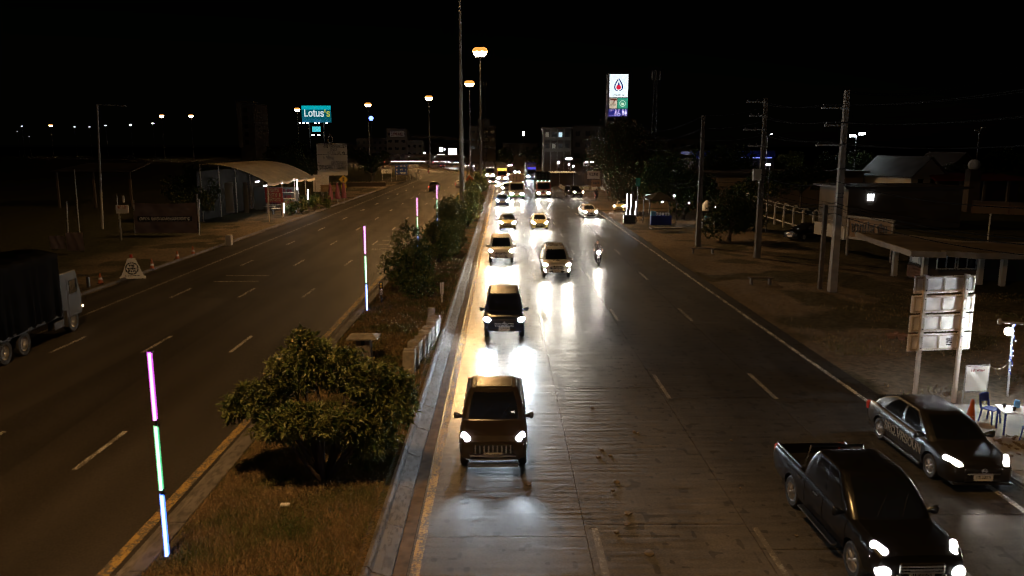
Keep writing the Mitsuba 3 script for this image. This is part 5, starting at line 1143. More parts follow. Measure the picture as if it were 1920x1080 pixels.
tree('tree lit from above by a twin white lamp, behind the second power pole', 51.3, 140, 8.0, 2.4, 2, 1.6, 7, 44, 12, ('leaf_bright', 'leaf_mid'), (.6, .4), L=.4, W=.2)
for i, (x, y, h, rx) in enumerate([(50, 118, 8.2, 3.4), (57, 122, 8.0, 3.0), (40, 104, 6.2, 4), (33, 98, 5.2, 3.4), (66, 112, 6.2, 4), (78, 118, 9.5, 4), (31, 118, 8.0, 4), (38, 130, 9, 5)]):
    tree('dark tree in the unlit grounds behind the fence', x, y, h, rx, rx, h * .36, 7, 50 + i, 3.2, *GR, L=.5, W=.22, group='dark trees in the unlit grounds behind the fence')

def house(label, x, y, w, d, h, rh, rz, wall='sign_white', roof='roof_tin', name='house', axis='x', wins=()):
    t = thing(name, label, 'house'); at = T().translate([x, y, 0]).rotate([0, 0, 1], rz)
    g = Polygon([(-w / 2, 0), (w / 2, 0), (w / 2, h), (0, h + rh), (-w / 2, h)])
    m = trimesh.creation.extrude_polygon(g, d, engine='earcut'); m.apply_transform([[1, 0, 0, 0], [0, 0, -1, d / 2], [0, 1, 0, 0], [0, 0, 0, 1]])
    put('wall', m, wall, t, at=at)
    for q in (-1, 1):
        a = math.atan2(rh, w / 2); l = math.hypot(rh, w / 2) + .5
        put('roof', box((q * (w / 4 + .12), 0, h + rh / 2 + .02), (l, d + .8, .1), ry=q * a), roof, t, at=at)
    for wx, wz, ww, wh in wins:
        f = put('window', box((wx, -d / 2 - .03, wz), (ww, .08, wh)), 'window_dark', t, at=at); put('frame', cat([box((wx, -d / 2 - .06, wz + s * wh / 2), (ww + .15, .08, .08)) for s in (-1, 1)]), 'dark_wall', f, at=at)
    return t
house('pale gabled house lit from the side beyond the fence', 57.6, 112, 6.5, 9, 4.3, 2.5, 20, wins=((.8, 3.2, .9, 1.4), (-1.5, 3.2, .9, 1.4)))
house('dim gabled house right of the pale one', 69.4, 122, 4.4, 8, 5.4, 1.9, 8, 'soot_wall', 'dark_wall', wins=((0, 5.5, .5, .8),))
t = thing('water_jar', 'round pale water tank standing on a dark roof at the far right', 'water tank')
put('tank', lathe([(0, 0), (.55, .1), (.75, .6), (.6, 1.1), (.3, 1.3), (0, 1.32)], 18).apply_translation([60.6, 100, 5.4]), 'white_plastic', t, True); put('stand', bbox((59.9, 99.4, 0), (61.3, 100.6, 5.45)), 'dark_wall', t)
t = thing('long_shed', 'long low dark-roofed shed behind the trees on the right', 'shed')
put('wall', bbox((26, 112, -.2), (52, 120, 4.6)), 'dark_wall', t); put('roof', prism([(25.4, 111.4), (52.6, 111.4), (52.6, 120.6), (25.4, 120.6)], 4.6, 4.9), 'roof_tin', t)
t = thing('blue_roof_shed', 'long shed with a blue roof edge beyond the power poles', 'shed')
put('wall', bbox((40, 164, 0), (57, 176, 5.8)), 'soot_wall', t); put('roof', cat([box((48.5, 163.6, 6.7), (17, .3, 1.5), rx=-.3), prism([(40, 163.8), (57, 163.8), (57, 176), (40, 176)], 6.6, 7.3)]), 'blue_roof', t)
put('strip_lamp', tube([(40.5, 162.6, 6.0), (56, 162.6, 6.0)], .05, 6), 'white_plastic', t, emit=(.5, .7, 2.2), weight=.2)
t = thing('single_storey_house', 'dark single-storey house with a lit window behind the name board', 'house')
put('wall', bbox((36, 80.6, -.2), (48, 88, 4.0)), 'soot_wall', t); put('roof', prism([(35.4, 80), (48.6, 80), (48.6, 88.6), (35.4, 88.6)], 4.0, 4.25), 'roof_tin', t)
w = put('lit_window', bbox((38.0, 80.5, 2.8), (38.65, 80.58, 3.5)), 'white_plastic', t, emit=(6, 6.4, 6.6), weight=.4); put('bars', cat([bbox((a, 80.44, 2.7), (a + .05, 80.5, 3.7)) for a in (38.1, 38.4)] + [bbox((37.8, 80.44, 3.0), (38.8, 80.49, 3.05))]), 'black', w)
t = thing('open_pavilion', 'dark pavilion with a dim bluish lit doorway at the far right', 'pavilion')
put('roof', hull([(58, 104, 3.9, .1), (72, 104, 3.9, .1), (60, 110, 4.6, .1), (70, 110, 4.6, .1)], 6), 'red_board', t)
for x in np.linspace(58.5, 71.5, 5): put('pillar', box((x, 104.4, 1.9), (.3, .3, 3.9)), 'soot_wall', t)
put('wall', bbox((58, 108, -.2), (72, 108.2, 3.9)), 'dark_wall', t); put('lit_doorway', cat([bbox((64.0 + .45 * k, 107.9, 1.6), (64.3 + .45 * k, 107.98, 2.8 - .15 * (k % 2))) for k in range(5)]), 'white_plastic', t, emit=(.14, .17, .24), weight=.1)
def lamp_post(label, x, y, h, L, col, heads=((-.5, 0), (.5, .25)), weight=.6, r=.06, size=.34, cat_='street light', name='yard_lamp', group=None):
    t = thing(name, label, cat_, group)
    put('post', tube([(x, y, 0), (x, y, h)], r, 8), 'galvanised', t)
    for dx, dz in heads:
        put('arm', tube([(x, y, h - .3), (x + dx * .6, y, h - .05 + dz), (x + dx, y, h + dz)], r * .6, 6), 'galvanised', t)
        if L: put('lamp', rbox((x + dx * 1.1, y - .05, h + dz - .04), (size, size * .8, size * .5), .04), 'white_plastic', t, True, emit=np.array(col) * L, weight=weight)
        else: put('lamp', rbox((x + dx * 1.1, y - .05, h + dz - .04), (size, size * .8, size * .5), .04), 'galvanised', t, True)
lamp_post('twin white yard lamp shining over the grounds beyond the nearest power pole', 54.1, 120, 10.0, 28, (.82, .95, 1), ((-.55, 0), (.75, .3)), 1.5, size=.75)
lamp_post('slim yard lamp with one dim bulb behind the second power pole', 50.6, 150, 10.3, 10, (.9, .95, 1), ((-.6, .2), (.6, .4)), .2, .09)
lamp_post('unlit pale twin floodlight mast at the far right', 73.0, 120, 10.6, 0, (1, 1, 1), ((-.5, .2), (.4, .6)), 0, .08, .5)
lamp_post('roadside white street lamp beside the apartment blocks', 21.2, 165, 9.9, 260, (.95, 1, 1), ((-.4, .1),), 1, .13, .6)
t = thing('wall_lamp', 'small white lamp beside the second power pole', 'lamp'); put('lamp', rbox((25.5, 75, 6.65), (.42, .2, .2), .06), 'white_plastic', t, True, emit=(9, 9, 9), weight=.2); put('post', tube([(25.7, 75.1, 0), (25.7, 75.1, 6.7)], .05, 6), 'dark_metal', t)

# fuel station pylon
t = thing('fuel_station_sign', 'tall lit pylon sign with a red and blue drop emblem', 'sign')
X0, X1, YP = 23.45, 27.55, 175.0
put('column', bbox((22.85, 175.1, 0), (23.25, 175.6, 24)), 'concrete_pole', t); put('frame', bbox((X0 - .15, 175.02, 14.7), (X1 + .15, 175.5, 24.2)), 'dark_metal', t)
pn = put('emblem_panel', bbox((X0, 174.9, 19.0), (X1, 175.0, 23.95)), 'sign_white', t, emit=(.82, .95, 1.0), weight=.6)
def flat(poly, x, z, nm, m, e, par, s=1.0, y=174.88):
    return put(nm, stand(extr(affinity.scale(poly, s, s, origin=(0, 0)), .012), (x, y, z)), m, par, emit=e, weight=.02)
th = np.linspace(0, 2 * np.pi, 60)
def drop(w, h): return Polygon([(w * math.sin(a) * (math.sin(a / 2) ** 1.3), h * .5 * math.cos(a) * 1.0) for a in th]).buffer(0)
dr0, dr1 = drop(1.0, 2.9), affinity.translate(drop(.72, 2.4), 0, -.12)
dr0, dr1 = affinity.scale(dr0, 1.36, 1, origin=(0, 0)), affinity.scale(dr1, 1.36, 1, origin=(0, 0))
ringd = affinity.translate(dr0.difference(dr1).difference(shapely.box(-.07, .2, .07, 3)).difference(shapely.box(-.12, -3, .12, -1.0)), 0, 0)
flat(ringd, 25.45, 21.75, 'blue_drop', 'sign_blue', (.0, .02, .12), pn)
flat(affinity.translate(drop(.5, 1.7), 0, -.32), 25.45, 21.75, 'inner_flame', 'sign_blue', (.01, .02, .2), pn, y=174.87)
flat(affinity.translate(Point(0, 0).buffer(1.0), 0, 0), 25.45, 21.12, 'red_core', 'red_plastic', (.62, .01, .05), pn, .52, y=174.855)
put('lettering', stand(thai('บริษทพลงไทย จกด', .24, 1.6, .01, 2.4), (24.3, 174.88, 19.32)), 'ink', pn)
pn = put('shop_panel', bbox((X0 + .1, 174.9, 16.6), (25.2, 175.0, 18.8)), 'sign_white', t, emit=(.42, .34, .24), weight=.1)
put('numeral', stand(latin('7', 1.0, .012), (24.0, 174.88, 17.55)), 'red_board', pn, emit=(.12, .02, .01), weight=.01); put('lettering', stand(latin('ELEVEN', .26, .012, 1.2), (23.75, 174.87, 17.2)), 'green_board', pn)
put('shade', bbox((23.65, 174.885, 18.35), (25.1, 174.9, 18.7)), 'wood', pn)
pn = put('cafe_panel', bbox((25.3, 174.9, 16.6), (X1, 175.0, 18.8)), 'green_board', t, emit=(.03, .30, .19), weight=.1)
flat(Point(0, 0).buffer(.72).difference(Point(0, 0).buffer(.56)), 26.42, 17.65, 'ring', 'sign_white', (.35, .5, .4), pn); put('cup', stand(extr(Polygon([(-.36, .2), (.36, .2), (.26, -.3), (-.26, -.3)]), .012), (26.42, 174.87, 17.6)), 'sign_white', pn, emit=(.6, .7, .5), weight=.01)
pn = put('toilet_panel', bbox((X0 - .1, 174.9, 14.85), (X1, 175.0, 16.45)), 'sign_blue', t, emit=(.012, .01, .14), weight=.1)
def figure(x, kind):
    g = [Point(0, .62).buffer(.13)]
    if kind == 'man': g += [shapely.box(-.2, -.1, .2, .42), shapely.box(-.16, -.7, -.03, -.1), shapely.box(.03, -.7, .16, -.1)]
    if kind == 'woman': g += [Polygon([(-.1, .45), (.1, .45), (.34, -.25), (-.34, -.25)]), shapely.box(-.14, -.7, -.03, -.2), shapely.box(.03, -.7, .14, -.2)]
    if kind == 'elder': g += [Polygon([(-.05, .45), (.2, .4), (.1, -.1), (-.22, -.1)]), shapely.box(-.24, -.7, -.12, -.1), shapely.box(.0, -.7, .12, -.1), shapely.box(.3, -.7, .36, .2)]
    if kind == 'wheelchair': g += [shapely.box(-.14, -.1, .02, .42), shapely.box(-.1, -.18, .3, -.06), Point(0, -.35).buffer(.34).difference(Point(0, -.35).buffer(.24))]
    put('pictogram', stand(extr(unary_union(g), .012), (x, 174.88, 15.65)), 'sign_white', pn, emit=(.62, .55, .95), weight=.02)
for x, k in ((24.95, 'elder'), (25.65, 'wheelchair'), (26.55, 'man'), (27.15, 'woman')): figure(x, k)
put('text_bar', cat([bbox((23.55, 174.88, 16.2), (24.5, 174.9, 16.3)), bbox((23.55, 174.88, 16.0), (24.1, 174.9, 16.08)), bbox((23.4, 174.88, 14.98), (24.6, 174.9, 15.05))]), 'sign_white', pn, emit=(.4, .35, .75), weight=.02)

# three-storey apartment blocks beyond the traffic
def block(label, x0, x1, y, d, floors, fh, base, wall, lit=(), winw=1.3, bay=2.7, group=None, gallery=False, rail=None, name='apartment_block', cat_='building', parapet=True, roof=None):
    t = thing(name, label, cat_, group); H = base + floors * fh
    put('wall', bbox((x0, y, -.2), (x1, y + d, H)), wall, t)
    if roof: put('roof', bbox((x0 - .5, y - 1.6, H), (x1 + .5, y + d, H + .3)), roof, t)
    elif parapet: put('parapet', bbox((x0 - .15, y - .15, H), (x1 + .15, y + .25, H + .7)), wall, t)
    n = max(2, int((x1 - x0) / bay)); dx = (x1 - x0) / n
    for f in range(floors):
        z = base + f * fh
        if gallery:
            put('balcony', bbox((x0, y - 1.4, z - .12), (x1, y + .01, z + .0)), wall, t); put('railing', bbox((x0, y - 1.42, z), (x1, y - 1.34, z + .95)), rail or wall, t)
        for k in range(n):
            cx = x0 + dx * (k + .5); on = (f, k) in lit
            w = put('window', bbox((cx - winw / 2, y - .06, z + .9), (cx + winw / 2, y + .02, z + 2.3)), 'window_dark' if not on else 'white_plastic', t, emit=lit[(f, k)] if on else None, weight=.1)
            put('frame', cat([bbox((cx - winw / 2 - .08, y - .1, z + a), (cx + winw / 2 + .08, y - .02, z + a + .1)) for a in (.8, 2.3)]), wall, w)
    if gallery:
        for k in range(n + 1): put('column', bbox((x0 + dx * k - .15, y - 1.45, 0), (x0 + dx * k + .15, y - 1.15, H)), rail or wall, t)
    return t
block('three-storey apartment block with lit white galleries right of the traffic', 12.0, 19.8, 231, 10, 2, 3.3, 6.8, 'dark_wall', {(1, 2): (.55, .8, .9), (0, 1): (.07, .06, .045), (1, 0): (.08, .07, .05)}, gallery=True, roof='roof_tin', winw=1.0, bay=1.9, rail='grey_wall')  # lit look of the galleries put into paler railings on a dark wall
block('dark taller apartment block beside the one with lit galleries', 20.6, 29.5, 232, 10, 3, 3.2, 4.0, 'soot_wall', {}, gallery=True)
block('ochre four-storey block lit by the street lamps behind the masts', -18.2, -3.9, 430, 14, 3, 4.2, 6.0, 'beige_wall', {}, winw=2.3, bay=3.5)
put('roof_room', bbox((-13.6, 430.6, 19.3), (-7, 438, 23)), 'beige_wall', 'apartment_block_002')
block('ochre shop building with a sign board on its front, left of the far mast', -63.7, -52.7, 432, 14, 3, 3.9, 5.5, 'beige_wall', {}, winw=2.0, bay=3.5, name='shop_building')
put('sign_board', bbox((-61.7, 431.5, 13.4), (-53.9, 431.85, 16.4)), 'sign_white', 'shop_building'); put('lettering', stand(thai('ร้านทองเพชร', 1.5, 1.5, .05, 6.6), (-61.1, 431.45, 14.1)), 'red_board', 'shop_building__sign_board')
t = thing('market_hall', 'wide dark hall with a curved pale roof edge behind the road bend', 'hall')
put('wall', bbox((-61, 500, 0), (-19.5, 530, 10.5)), 'dark_wall', t); put('roof', grid([[[x, yy, 13.9 + 2.1 * math.sin((x + 61) / 41.5 * 2.6 + .3) - (x + 61) * .06] for x in np.linspace(-61.5, -19, 24)] for yy in (498, 532)]), 'roof_tin', t)
put('fascia', grid([[[x, 497.9, z + 2.1 * math.sin((x + 61) / 41.5 * 2.6 + .3) - (x + 61) * .06] for x in np.linspace(-61.5, -19, 24)] for z in (12.1, 13.9)]), 'beige_wall', t)
block('low pale shop wing in front of the curved market hall', -53.2, -44.2, 434, 10, 2, 4.2, 2.6, 'beige_wall', {}, name='shop_wing')
for i, (x, y, w, h) in enumerate([(0, 360, 16, 9), (32, 210, 12, 8), (44, 250, 18, 10), (-82, 440, 18, 12), (-106, 460, 22, 9)]):
    block('dim background building beside the far road', x, x + w, y, 12, 2, 3.2, h - 6.4, 'soot_wall', {}, group='dim background buildings beside the far road', name='background_building')
def cell_tower(x, y, h, label):
    t = thing('cell_tower', label, 'tower')
    put('lattice', cat([tube([(x + a * .8, y + b * .8, 0), (x + a * .25, y + b * .25, h)], .07, 4) for a in (-1, 1) for b in (-1, 1)] + [tube([(x + a * (.8 - .55 * z / h), y - .8 + .55 * z / h, z), (x - a * (.8 - .55 * (z + 2) / h), y - .8 + .55 * (z + 2) / h, z + 2)], .04, 4) for z in np.arange(0, h - 2, 2) for a in (-1, 1)]), 'dark_metal', t)
    put('antenna', cat([box((x + a, y - .3, h - 1), (.25, .2, 2.2)) for a in (-.9, 0, .9)]), 'galvanised', t)
cell_tower(36.5, 190, 26, 'faint lattice tower right of the fuel station sign'); cell_tower(-9.0, 400, 40, 'faint lattice tower just right of the brightest mast lamp')

# shop fronts and signs beside the far right road edge
for i, (x, y, z, w, h, e, l) in enumerate([(15.0, 178, 5.6, 1.4, .35, 14, 'slanting white strip lamp under the galleried apartment block'), (19.0, 178, 4.7, .6, .6, 16, 'largest of the small white lamps under the dark apartment block'), (20.0, 178, 4.8, .25, .25, 14, 'left small white lamp right of the largest one'), (20.6, 178, 4.8, .25, .25, 14, 'right small white lamp at the end of the row'), (12.6, 178, 4.7, .5, .5, 14, 'white lamp left of the slanting strip lamp'), (15.0, 178, 4.3, .4, .4, 12, 'upper of two round white lamps below the strip lamp'), (16.0, 178, 3.9, .4, .4, 12, 'lower of two round white lamps below the strip lamp'), (6.8, 260, 12.5, .6, 1.4, 8, 'pale lit panel high on the far right side of the road')]):
    t = thing('shop_lamp', l, 'lamp'); put('lamp', rbox((x, y, z), (w, .2, h), .04), 'white_plastic', t, emit=(e, e, e), weight=.15); put('bracket', tube([(x, y + .1, z), (x, y + .12, 0)], .06, 6), 'dark_metal', t)
t = thing('shop_shelter', 'low shop shelter with a pale canopy edge beside the road on the right', 'shelter')
put('canopy', cat([rbox((12.0, 167, 2.9), (7, 4, .2), .05)]), 'sign_white', t)
for x in (9, 12, 15): put('post', tube([(x, 166, 0), (x, 166, 2.9)], .06, 6), 'galvanised', t)
put('wall', bbox((8.6, 168.9, -.1), (22, 169.1, 2.8)), 'dark_wall', t)
for i, (x, y, w, z0, z1, m, l) in enumerate([(18.6, 160, 2.6, 1.8, 3.4, 'stone_pale', 'upper tan signboard at the far right kerb'), (18.9, 158, 1.9, .3, 1.7, 'wood', 'brown signboard below the tan one at the far right kerb'), (17.6, 166, 1.2, 4.2, 5.0, 'sign_white', 'small square white sign above the tan signboard'), (22.6, 150, 1.0, .4, 2.6, 'sign_white', 'narrow upright white sign at the foot of the white street lamp')]):
    t = thing('signboard', l, 'sign'); b_ = put('board', rbox((x, y, (z0 + z1) / 2), (w, .1, z1 - z0), .02), m, t)
    put('lettering', stand(thai('บานสวน', (z1 - z0) * .32, 1.6, .01, w * .7), (x - w * .35, y - .055, (z0 + z1) / 2 - .15)), 'ink', b_)
    put('post', cat([box((x + a * w * .4, y + .08, z1 / 2), (.08, .08, z1)) for a in (-1, 1)]), 'dark_metal', t)
t = thing('slanted_board', 'white slanted board lying on the verge behind the dark truck', 'board')
put('board', box((10.9, 140, 1.0), (1.8, .1, .6), rz=.2, ry=.55), 'sign_white', t); put('stripe', cat([box((10.5 + .4 * k, 139.9, 1.2 - .25 * k), (.08, .05, .5), ry=.55) for k in range(3)]), 'ink', t); put('prop', tube([(11, 140.3, 0), (10.9, 140.1, 1.2)], .04, 6), 'dark_metal', t)
for i in range(5): solo('planter', rbox((14.5 + 1.7 * i, 152, .3), (1.1, .4, .55), .03), 'sign_white', 'pale low block in the row along the far right kerb', 'concrete block', 'pale low blocks along the far right kerb')

# ------------------------------------------------------------------ left-hand side
def sign_on_posts(name, label, x, y, w, z0, z1, mat_, lines=(), rz=0.0, ink='ink', category='sign', post='galvanised', posts=(-.4, .4), hl=None, frame=None, emit=None):
    t = thing(name, label, category)
    d = np.array([math.cos(rz), math.sin(rz)]); nrm = np.array([d[1], -d[0]])
    b = put('board', box((x, y, (z0 + z1) / 2), (w, .08, z1 - z0), rz=rz), mat_, t, emit=emit)
    for tx, hh, fw, fx_, fz in lines:
        m = thai(tx, hh, 1.6, .01, w * fw) if not tx.isascii() else latin(tx, hh, .01, w * fw)
        o = np.array([x, y]) - d * w * .5 + d * w * fx_ + nrm * .045
        put('lettering', stand(m, (o[0], o[1], z0 + (z1 - z0) * fz), d), ink, b)
    for a in posts:
        q = np.array([x, y]) + d * w * a - nrm * .09
        put('post', box((q[0], q[1], (z1 - .1) / 2), (.10, .10, z1 - .1), rz=rz), post, t)
    if frame: put('frame', cat([box((x + nrm[0] * .01, y + nrm[1] * .01, z), (w + .12, .12, .07), rz=rz) for z in (z0, z1)]), frame, t)
    return t, b
t, b = sign_on_posts('school_sign', 'tall white board with dark lettering under a drop-shaped ornament', -29.8, 137.2, 5.2, 3.35, 8.85, 'sign_white',
    [('ศนยถายทอดเทคโนโลย', .62, .72, .24, .87), ('ตพส', .42, .22, .45, .77), ('ชว. ทท. นง. ศช', .34, .58, .36, .685), ('ภาษาไทย', .5, .42, .14, .50), ('ชมชนบานเรา', .62, .5, .46, .345), ('โรงเรยนสอนภาษาและคอม', .5, .9, .05, .20)], rz=.10)
put('divider', cat([box((-29.8 + .02, 137.13, z), (5.2, .03, .08), rz=.1) for z in (7.0, 5.1)]), 'ink', t)
dp = drop(.62, 1.7); put('ornament', stand(extr(dp.difference(affinity.translate(affinity.scale(dp, .76, .78, origin=(0, 0)), 0, -.05)), .12), (-30.0, 137.2, 9.75)), 'slab_stone', t)
t, b = sign_on_posts('notice_panel', 'grey weathered panel with pale round marks below the white board', -31.2, 134, 2.7, .7, 3.6, 'weathered_sign', rz=.08)
put('mark', cat([mv(lathe([(0, 0), (.17, 0), (.17, .03), (0, .03)], 14, 'y'), -32.1 + .55 * k, 133.9, 2.75) for k in (0, 1, 2, 3.4)]), 'sign_white', b)
sign_on_posts('direction_board', 'long brown board low beside the yellow diamond sign', -28.4, 129, 3.4, 1.0, 2.1, 'wood', [('สวนสาธารณะ', .4, .7, .12, .35)], rz=.08, ink='gold_ink')
t = thing('diamond_sign', 'yellow diamond sign with a traffic light symbol beside the left road', 'road sign')
q = (-25.95, 127.2)
put('post', box((q[0], q[1] + .08, 1.7), (.1, .1, 3.5)), 'galvanised', t); put('diamond', stand(extr(Polygon([(-.68, 0), (0, -.68), (.68, 0), (0, .68)]).buffer(.05), .03), (q[0], q[1] - .0, 3.05)), 'sign_yellow', t)
put('symbol', stand(extr(shapely.box(-.15, -.36, .15, .36), .012), (q[0], q[1] - .035, 3.05)), 'ink', t); put('lens', lathe([(0, 0), (.075, 0), (.075, .02), (0, .02)], 12, 'y').apply_translation([q[0], q[1] - .065, 3.05]), 'orange_plastic', t)
pl_ = put('plate', rbox((q[0], q[1], 1.95), (.85, .04, .62), .01), 'sign_yellow', t); put('lettering', stand(latin('30', .26, .01, .4), (q[0] - .2, q[1] - .03, 1.82)), 'ink', pl_)
t = thing('diamond_sign', 'dim orange diamond sign with a traffic light symbol on the median behind the masts', 'road sign')
q = (-5.9, 138.0)
put('post', box((q[0], q[1] + .08, 1.2), (.1, .1, 2.4)), 'galvanised', t); put('diamond', stand(extr(Polygon([(-.68, 0), (0, -.68), (.68, 0), (0, .68)]).buffer(.05), .03), (q[0], q[1], 2.6)), 'orange_plastic', t); put('symbol', stand(extr(shapely.box(-.15, -.36, .15, .36), .012), (q[0], q[1] - .035, 2.6)), 'ink', t)
t, b = sign_on_posts('direction_sign', 'blue direction sign with white lettering where the left road bends', -25.4, 195.5, 3.0, 1.4, 3.9, 'sign_blue', [('ชมพร', .34, .45, .42, .76), ('สราษฎร', .34, .5, .40, .43), ('นครศร', .34, .5, .40, .10)], ink='sign_white')
put('shield', cat([mv(lathe([(0, 0), (.19, 0), (.19, .02), (0, .02)], 12, 'y'), -26.5, 195.42, z) for z in (3.4, 2.55, 1.75)]), 'sign_white', b)
sign_on_posts('white_sign', 'white road sign on two posts left of the blue direction sign', -28.2, 190, 2.6, 1.9, 2.85, 'sign_white', [('ทางแยก', .4, .6, .2, .3)])
sign_on_posts('white_sign', 'white road sign on two posts right of the blue direction sign', -22.8, 200, 2.4, 3.0, 3.8, 'sign_white', [('ศนยการคา', .35, .6, .2, .3)])
t = thing('roadside_wall', 'low dark wall with a pale top edge along the left verge', 'wall'); put('wall', box((-30.5, 166, .35), (11, .3, .9), rz=.06), 'dark_wall', t); put('coping', box((-30.5, 166, .86), (11.1, .45, .12), rz=.06), 'concrete_pole', t)

# restaurant under an arched canvas roof
t = thing('restaurant', 'open-sided restaurant under a long arched tan canvas roof', 'restaurant')
def canopy(u, v):           # u along the road, v across (0 = road side)
    x = -26.5 - 7.6 * v - .4 * u; y = 88 + 24 * u
    return [x, y, 4.3 + 2.1 * math.sin(min(1, v * 1.15 + .02) * math.pi / 2) ** .9 - .9 * max(0, u - .55) * (1 - v) - .25 * abs(math.sin(u * 4 * math.pi)) * (1 - v)]
put('canvas_roof', grid([[canopy(u, v) for v in np.linspace(0, 1, 14)] for u in np.linspace(0, 1, 33)]), 'canvas', t, True)
put('valance', grid([[[canopy(u, 0)[0], canopy(u, 0)[1], canopy(u, 0)[2] - k * .3] for k in (0, 1)] for u in np.linspace(0, 1, 33)]), 'canvas', t, True)
for k, u in enumerate((0.0, .25, .5, .75, 1.0)):
    put('rib', tube([[a, b, c - .06] for a, b, c in [canopy(u, v) for v in np.linspace(0, 1, 14)]], .05, 6), 'dark_metal', t)
    for v in (0, .98): q = canopy(u, v); put('post', tube([(q[0], q[1], 0), q], .06, 8), 'rusty_post', t)
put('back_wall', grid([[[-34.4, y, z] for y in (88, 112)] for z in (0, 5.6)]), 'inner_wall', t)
g = [[[-33.4 + 5.8 * u + .12 * math.sin(u * 30), 88.05 + .25 * math.sin(u * 14), (1.0 + 3.4 * w) if u > .3 else 1.6 + 3.2 * w] for u in np.linspace(0, 1, 40)] for w in np.linspace(0, 1, 5)]
for a, b in ((15, 20), (27, 33)): put('plastic_curtain', grid([row[a:b] for row in g]), 'clear_plastic', t, True)
put('partition', bbox((-33.5, 105, 0), (-27.5, 105.2, 3.0)), 'clear_plastic', t); put('shelf', cat([bbox((-31.5, 103.2, z), (-27.8, 103.9, z + .08)) for z in (.7, 1.5, 2.3)]), 'sign_white', t)
put('stock', cat([rbox((-31.2 + .38 * k + nr.normal(0, .04), 103.4, z + .28), (.24, .24, .38), .03) for k in range(9) for z in (.72, 1.52, 2.32)]), 'pink_cloth', t, kind='stuff')
for x, y, z, ln, e in ((-27.5, 90.5, 3.9, 1.0, 24), (-27.3, 97, 3.95, 1.4, 24), (-27.2, 102.5, 4.0, 1.2, 24), (-29.5, 94, 4.2, 1.4, 24)):
    put('strip_lamp', tube([(x, y - ln / 2, z), (x, y + ln / 2, z)], .07, 6), 'white_plastic', t, emit=np.array((.88, .95, 1)) * e * 0.6, weight=.6)
for x, y, z0, z1 in ((-26.4, 100, 2.9, 4.2), (-25.1, 100, 1.6, 2.9), (-26.7, 94.5, .4, 1.6)):
    tt = thing('tube_lamp', {2.9: 'upright white tube lamp highest at the front of the restaurant', 1.6: 'upright white tube lamp rightmost at the front of the restaurant', .4: 'leaning white tube lamp low among the plants at the restaurant'}[z0], 'lamp')
    put('tube', tube([(x, y, z0), (x + .12, y, z1)], .075, 8), 'white_plastic', tt, emit=np.array((.9, 1, 1)) * 16, weight=.4); put('stake', tube([(x + .1, y + .12, 0), (x + .1, y + .12, z1 - .2)], .03, 6), 'dark_metal', tt)
sign_on_posts('red_signboard', 'dark red signboard with gold lettering in front of the restaurant', -27.3, 93, 2.1, 1.8, 3.55, 'red_board', [('รานอาหาร', .38, .6, .2, .72), ('ปากทางใต', .4, .8, .1, .4), ('เปดทกวน', .4, .76, .12, .08)], ink='gold_ink', post='rusty_post')
for i, (x, y, w) in enumerate([(-28.2, 97.2, 1.4), (-27.0, 99.3, 1.4), (-30.0, 100.0, 1.4)]):
    tt = thing('dining_table', ['pale dining table at the near end of the restaurant', 'pale dining table at the road side of the restaurant', 'pale dining table deeper inside the restaurant'][i], 'table'); put('tabletop', rbox((x, y, .76), (w, .8, .05), .02), 'sign_white', tt)
    for a in (-1, 1): put('leg', box((x + a * .55, y, .38), (.08, .6, .74)), 'dark_metal', tt)
for i, (x, y) in enumerate([(-24.9, 112.5), (-24.2, 114), (-23.6, 115.5)]):
    tt = thing('folded_parasol', ['pink folded parasol nearest the restaurant', 'pink folded parasol in the middle of the three', 'pink folded parasol farthest from the restaurant'][i], 'parasol'); put('cloth', lathe([(.10, 3.1), (.28, 2.2), (.42, .9), (.30, .8), (0, 2.9)], 10).apply_translation([x, y, 0]), 'pink_cloth', tt, True); put('pole', tube([(x, y, 0), (x, y, 3.3)], .035, 6), 'galvanised', tt)
for i, (x, y, h) in enumerate([(-26.0, 95.5, 2.2), (-25.4, 98, 2.4), (-24.6, 101.5, 2.3), (-25.2, 104.5, 2.2), (-24.0, 107, 2.0)]):
    plant('potted_plant', 'leafy green plant in the row along the front of the restaurant', 'plant', lobes_in(x, y, h * .55, .8, .9, h * .5, 5, 80 + i), 9, (x, y, 0), group='leafy plants along the restaurant front', L=.4, W=.12, trunk=.05, stems=4)
tree('dark tree left of the restaurant roof', -36.5, 92, 6.2, 3.2, 3, 2.6, 8, 90, 5, *GR); tree('dark tree behind the restaurant roof', -33, 120, 7.6, 4, 4, 3, 8, 91, 4, *GR); tree('dark tree beside the fabric banner on the left', -31.5, 80, 5.0, 2.2, 2.2, 2.2, 7, 92, 7, *GR, L=.3)

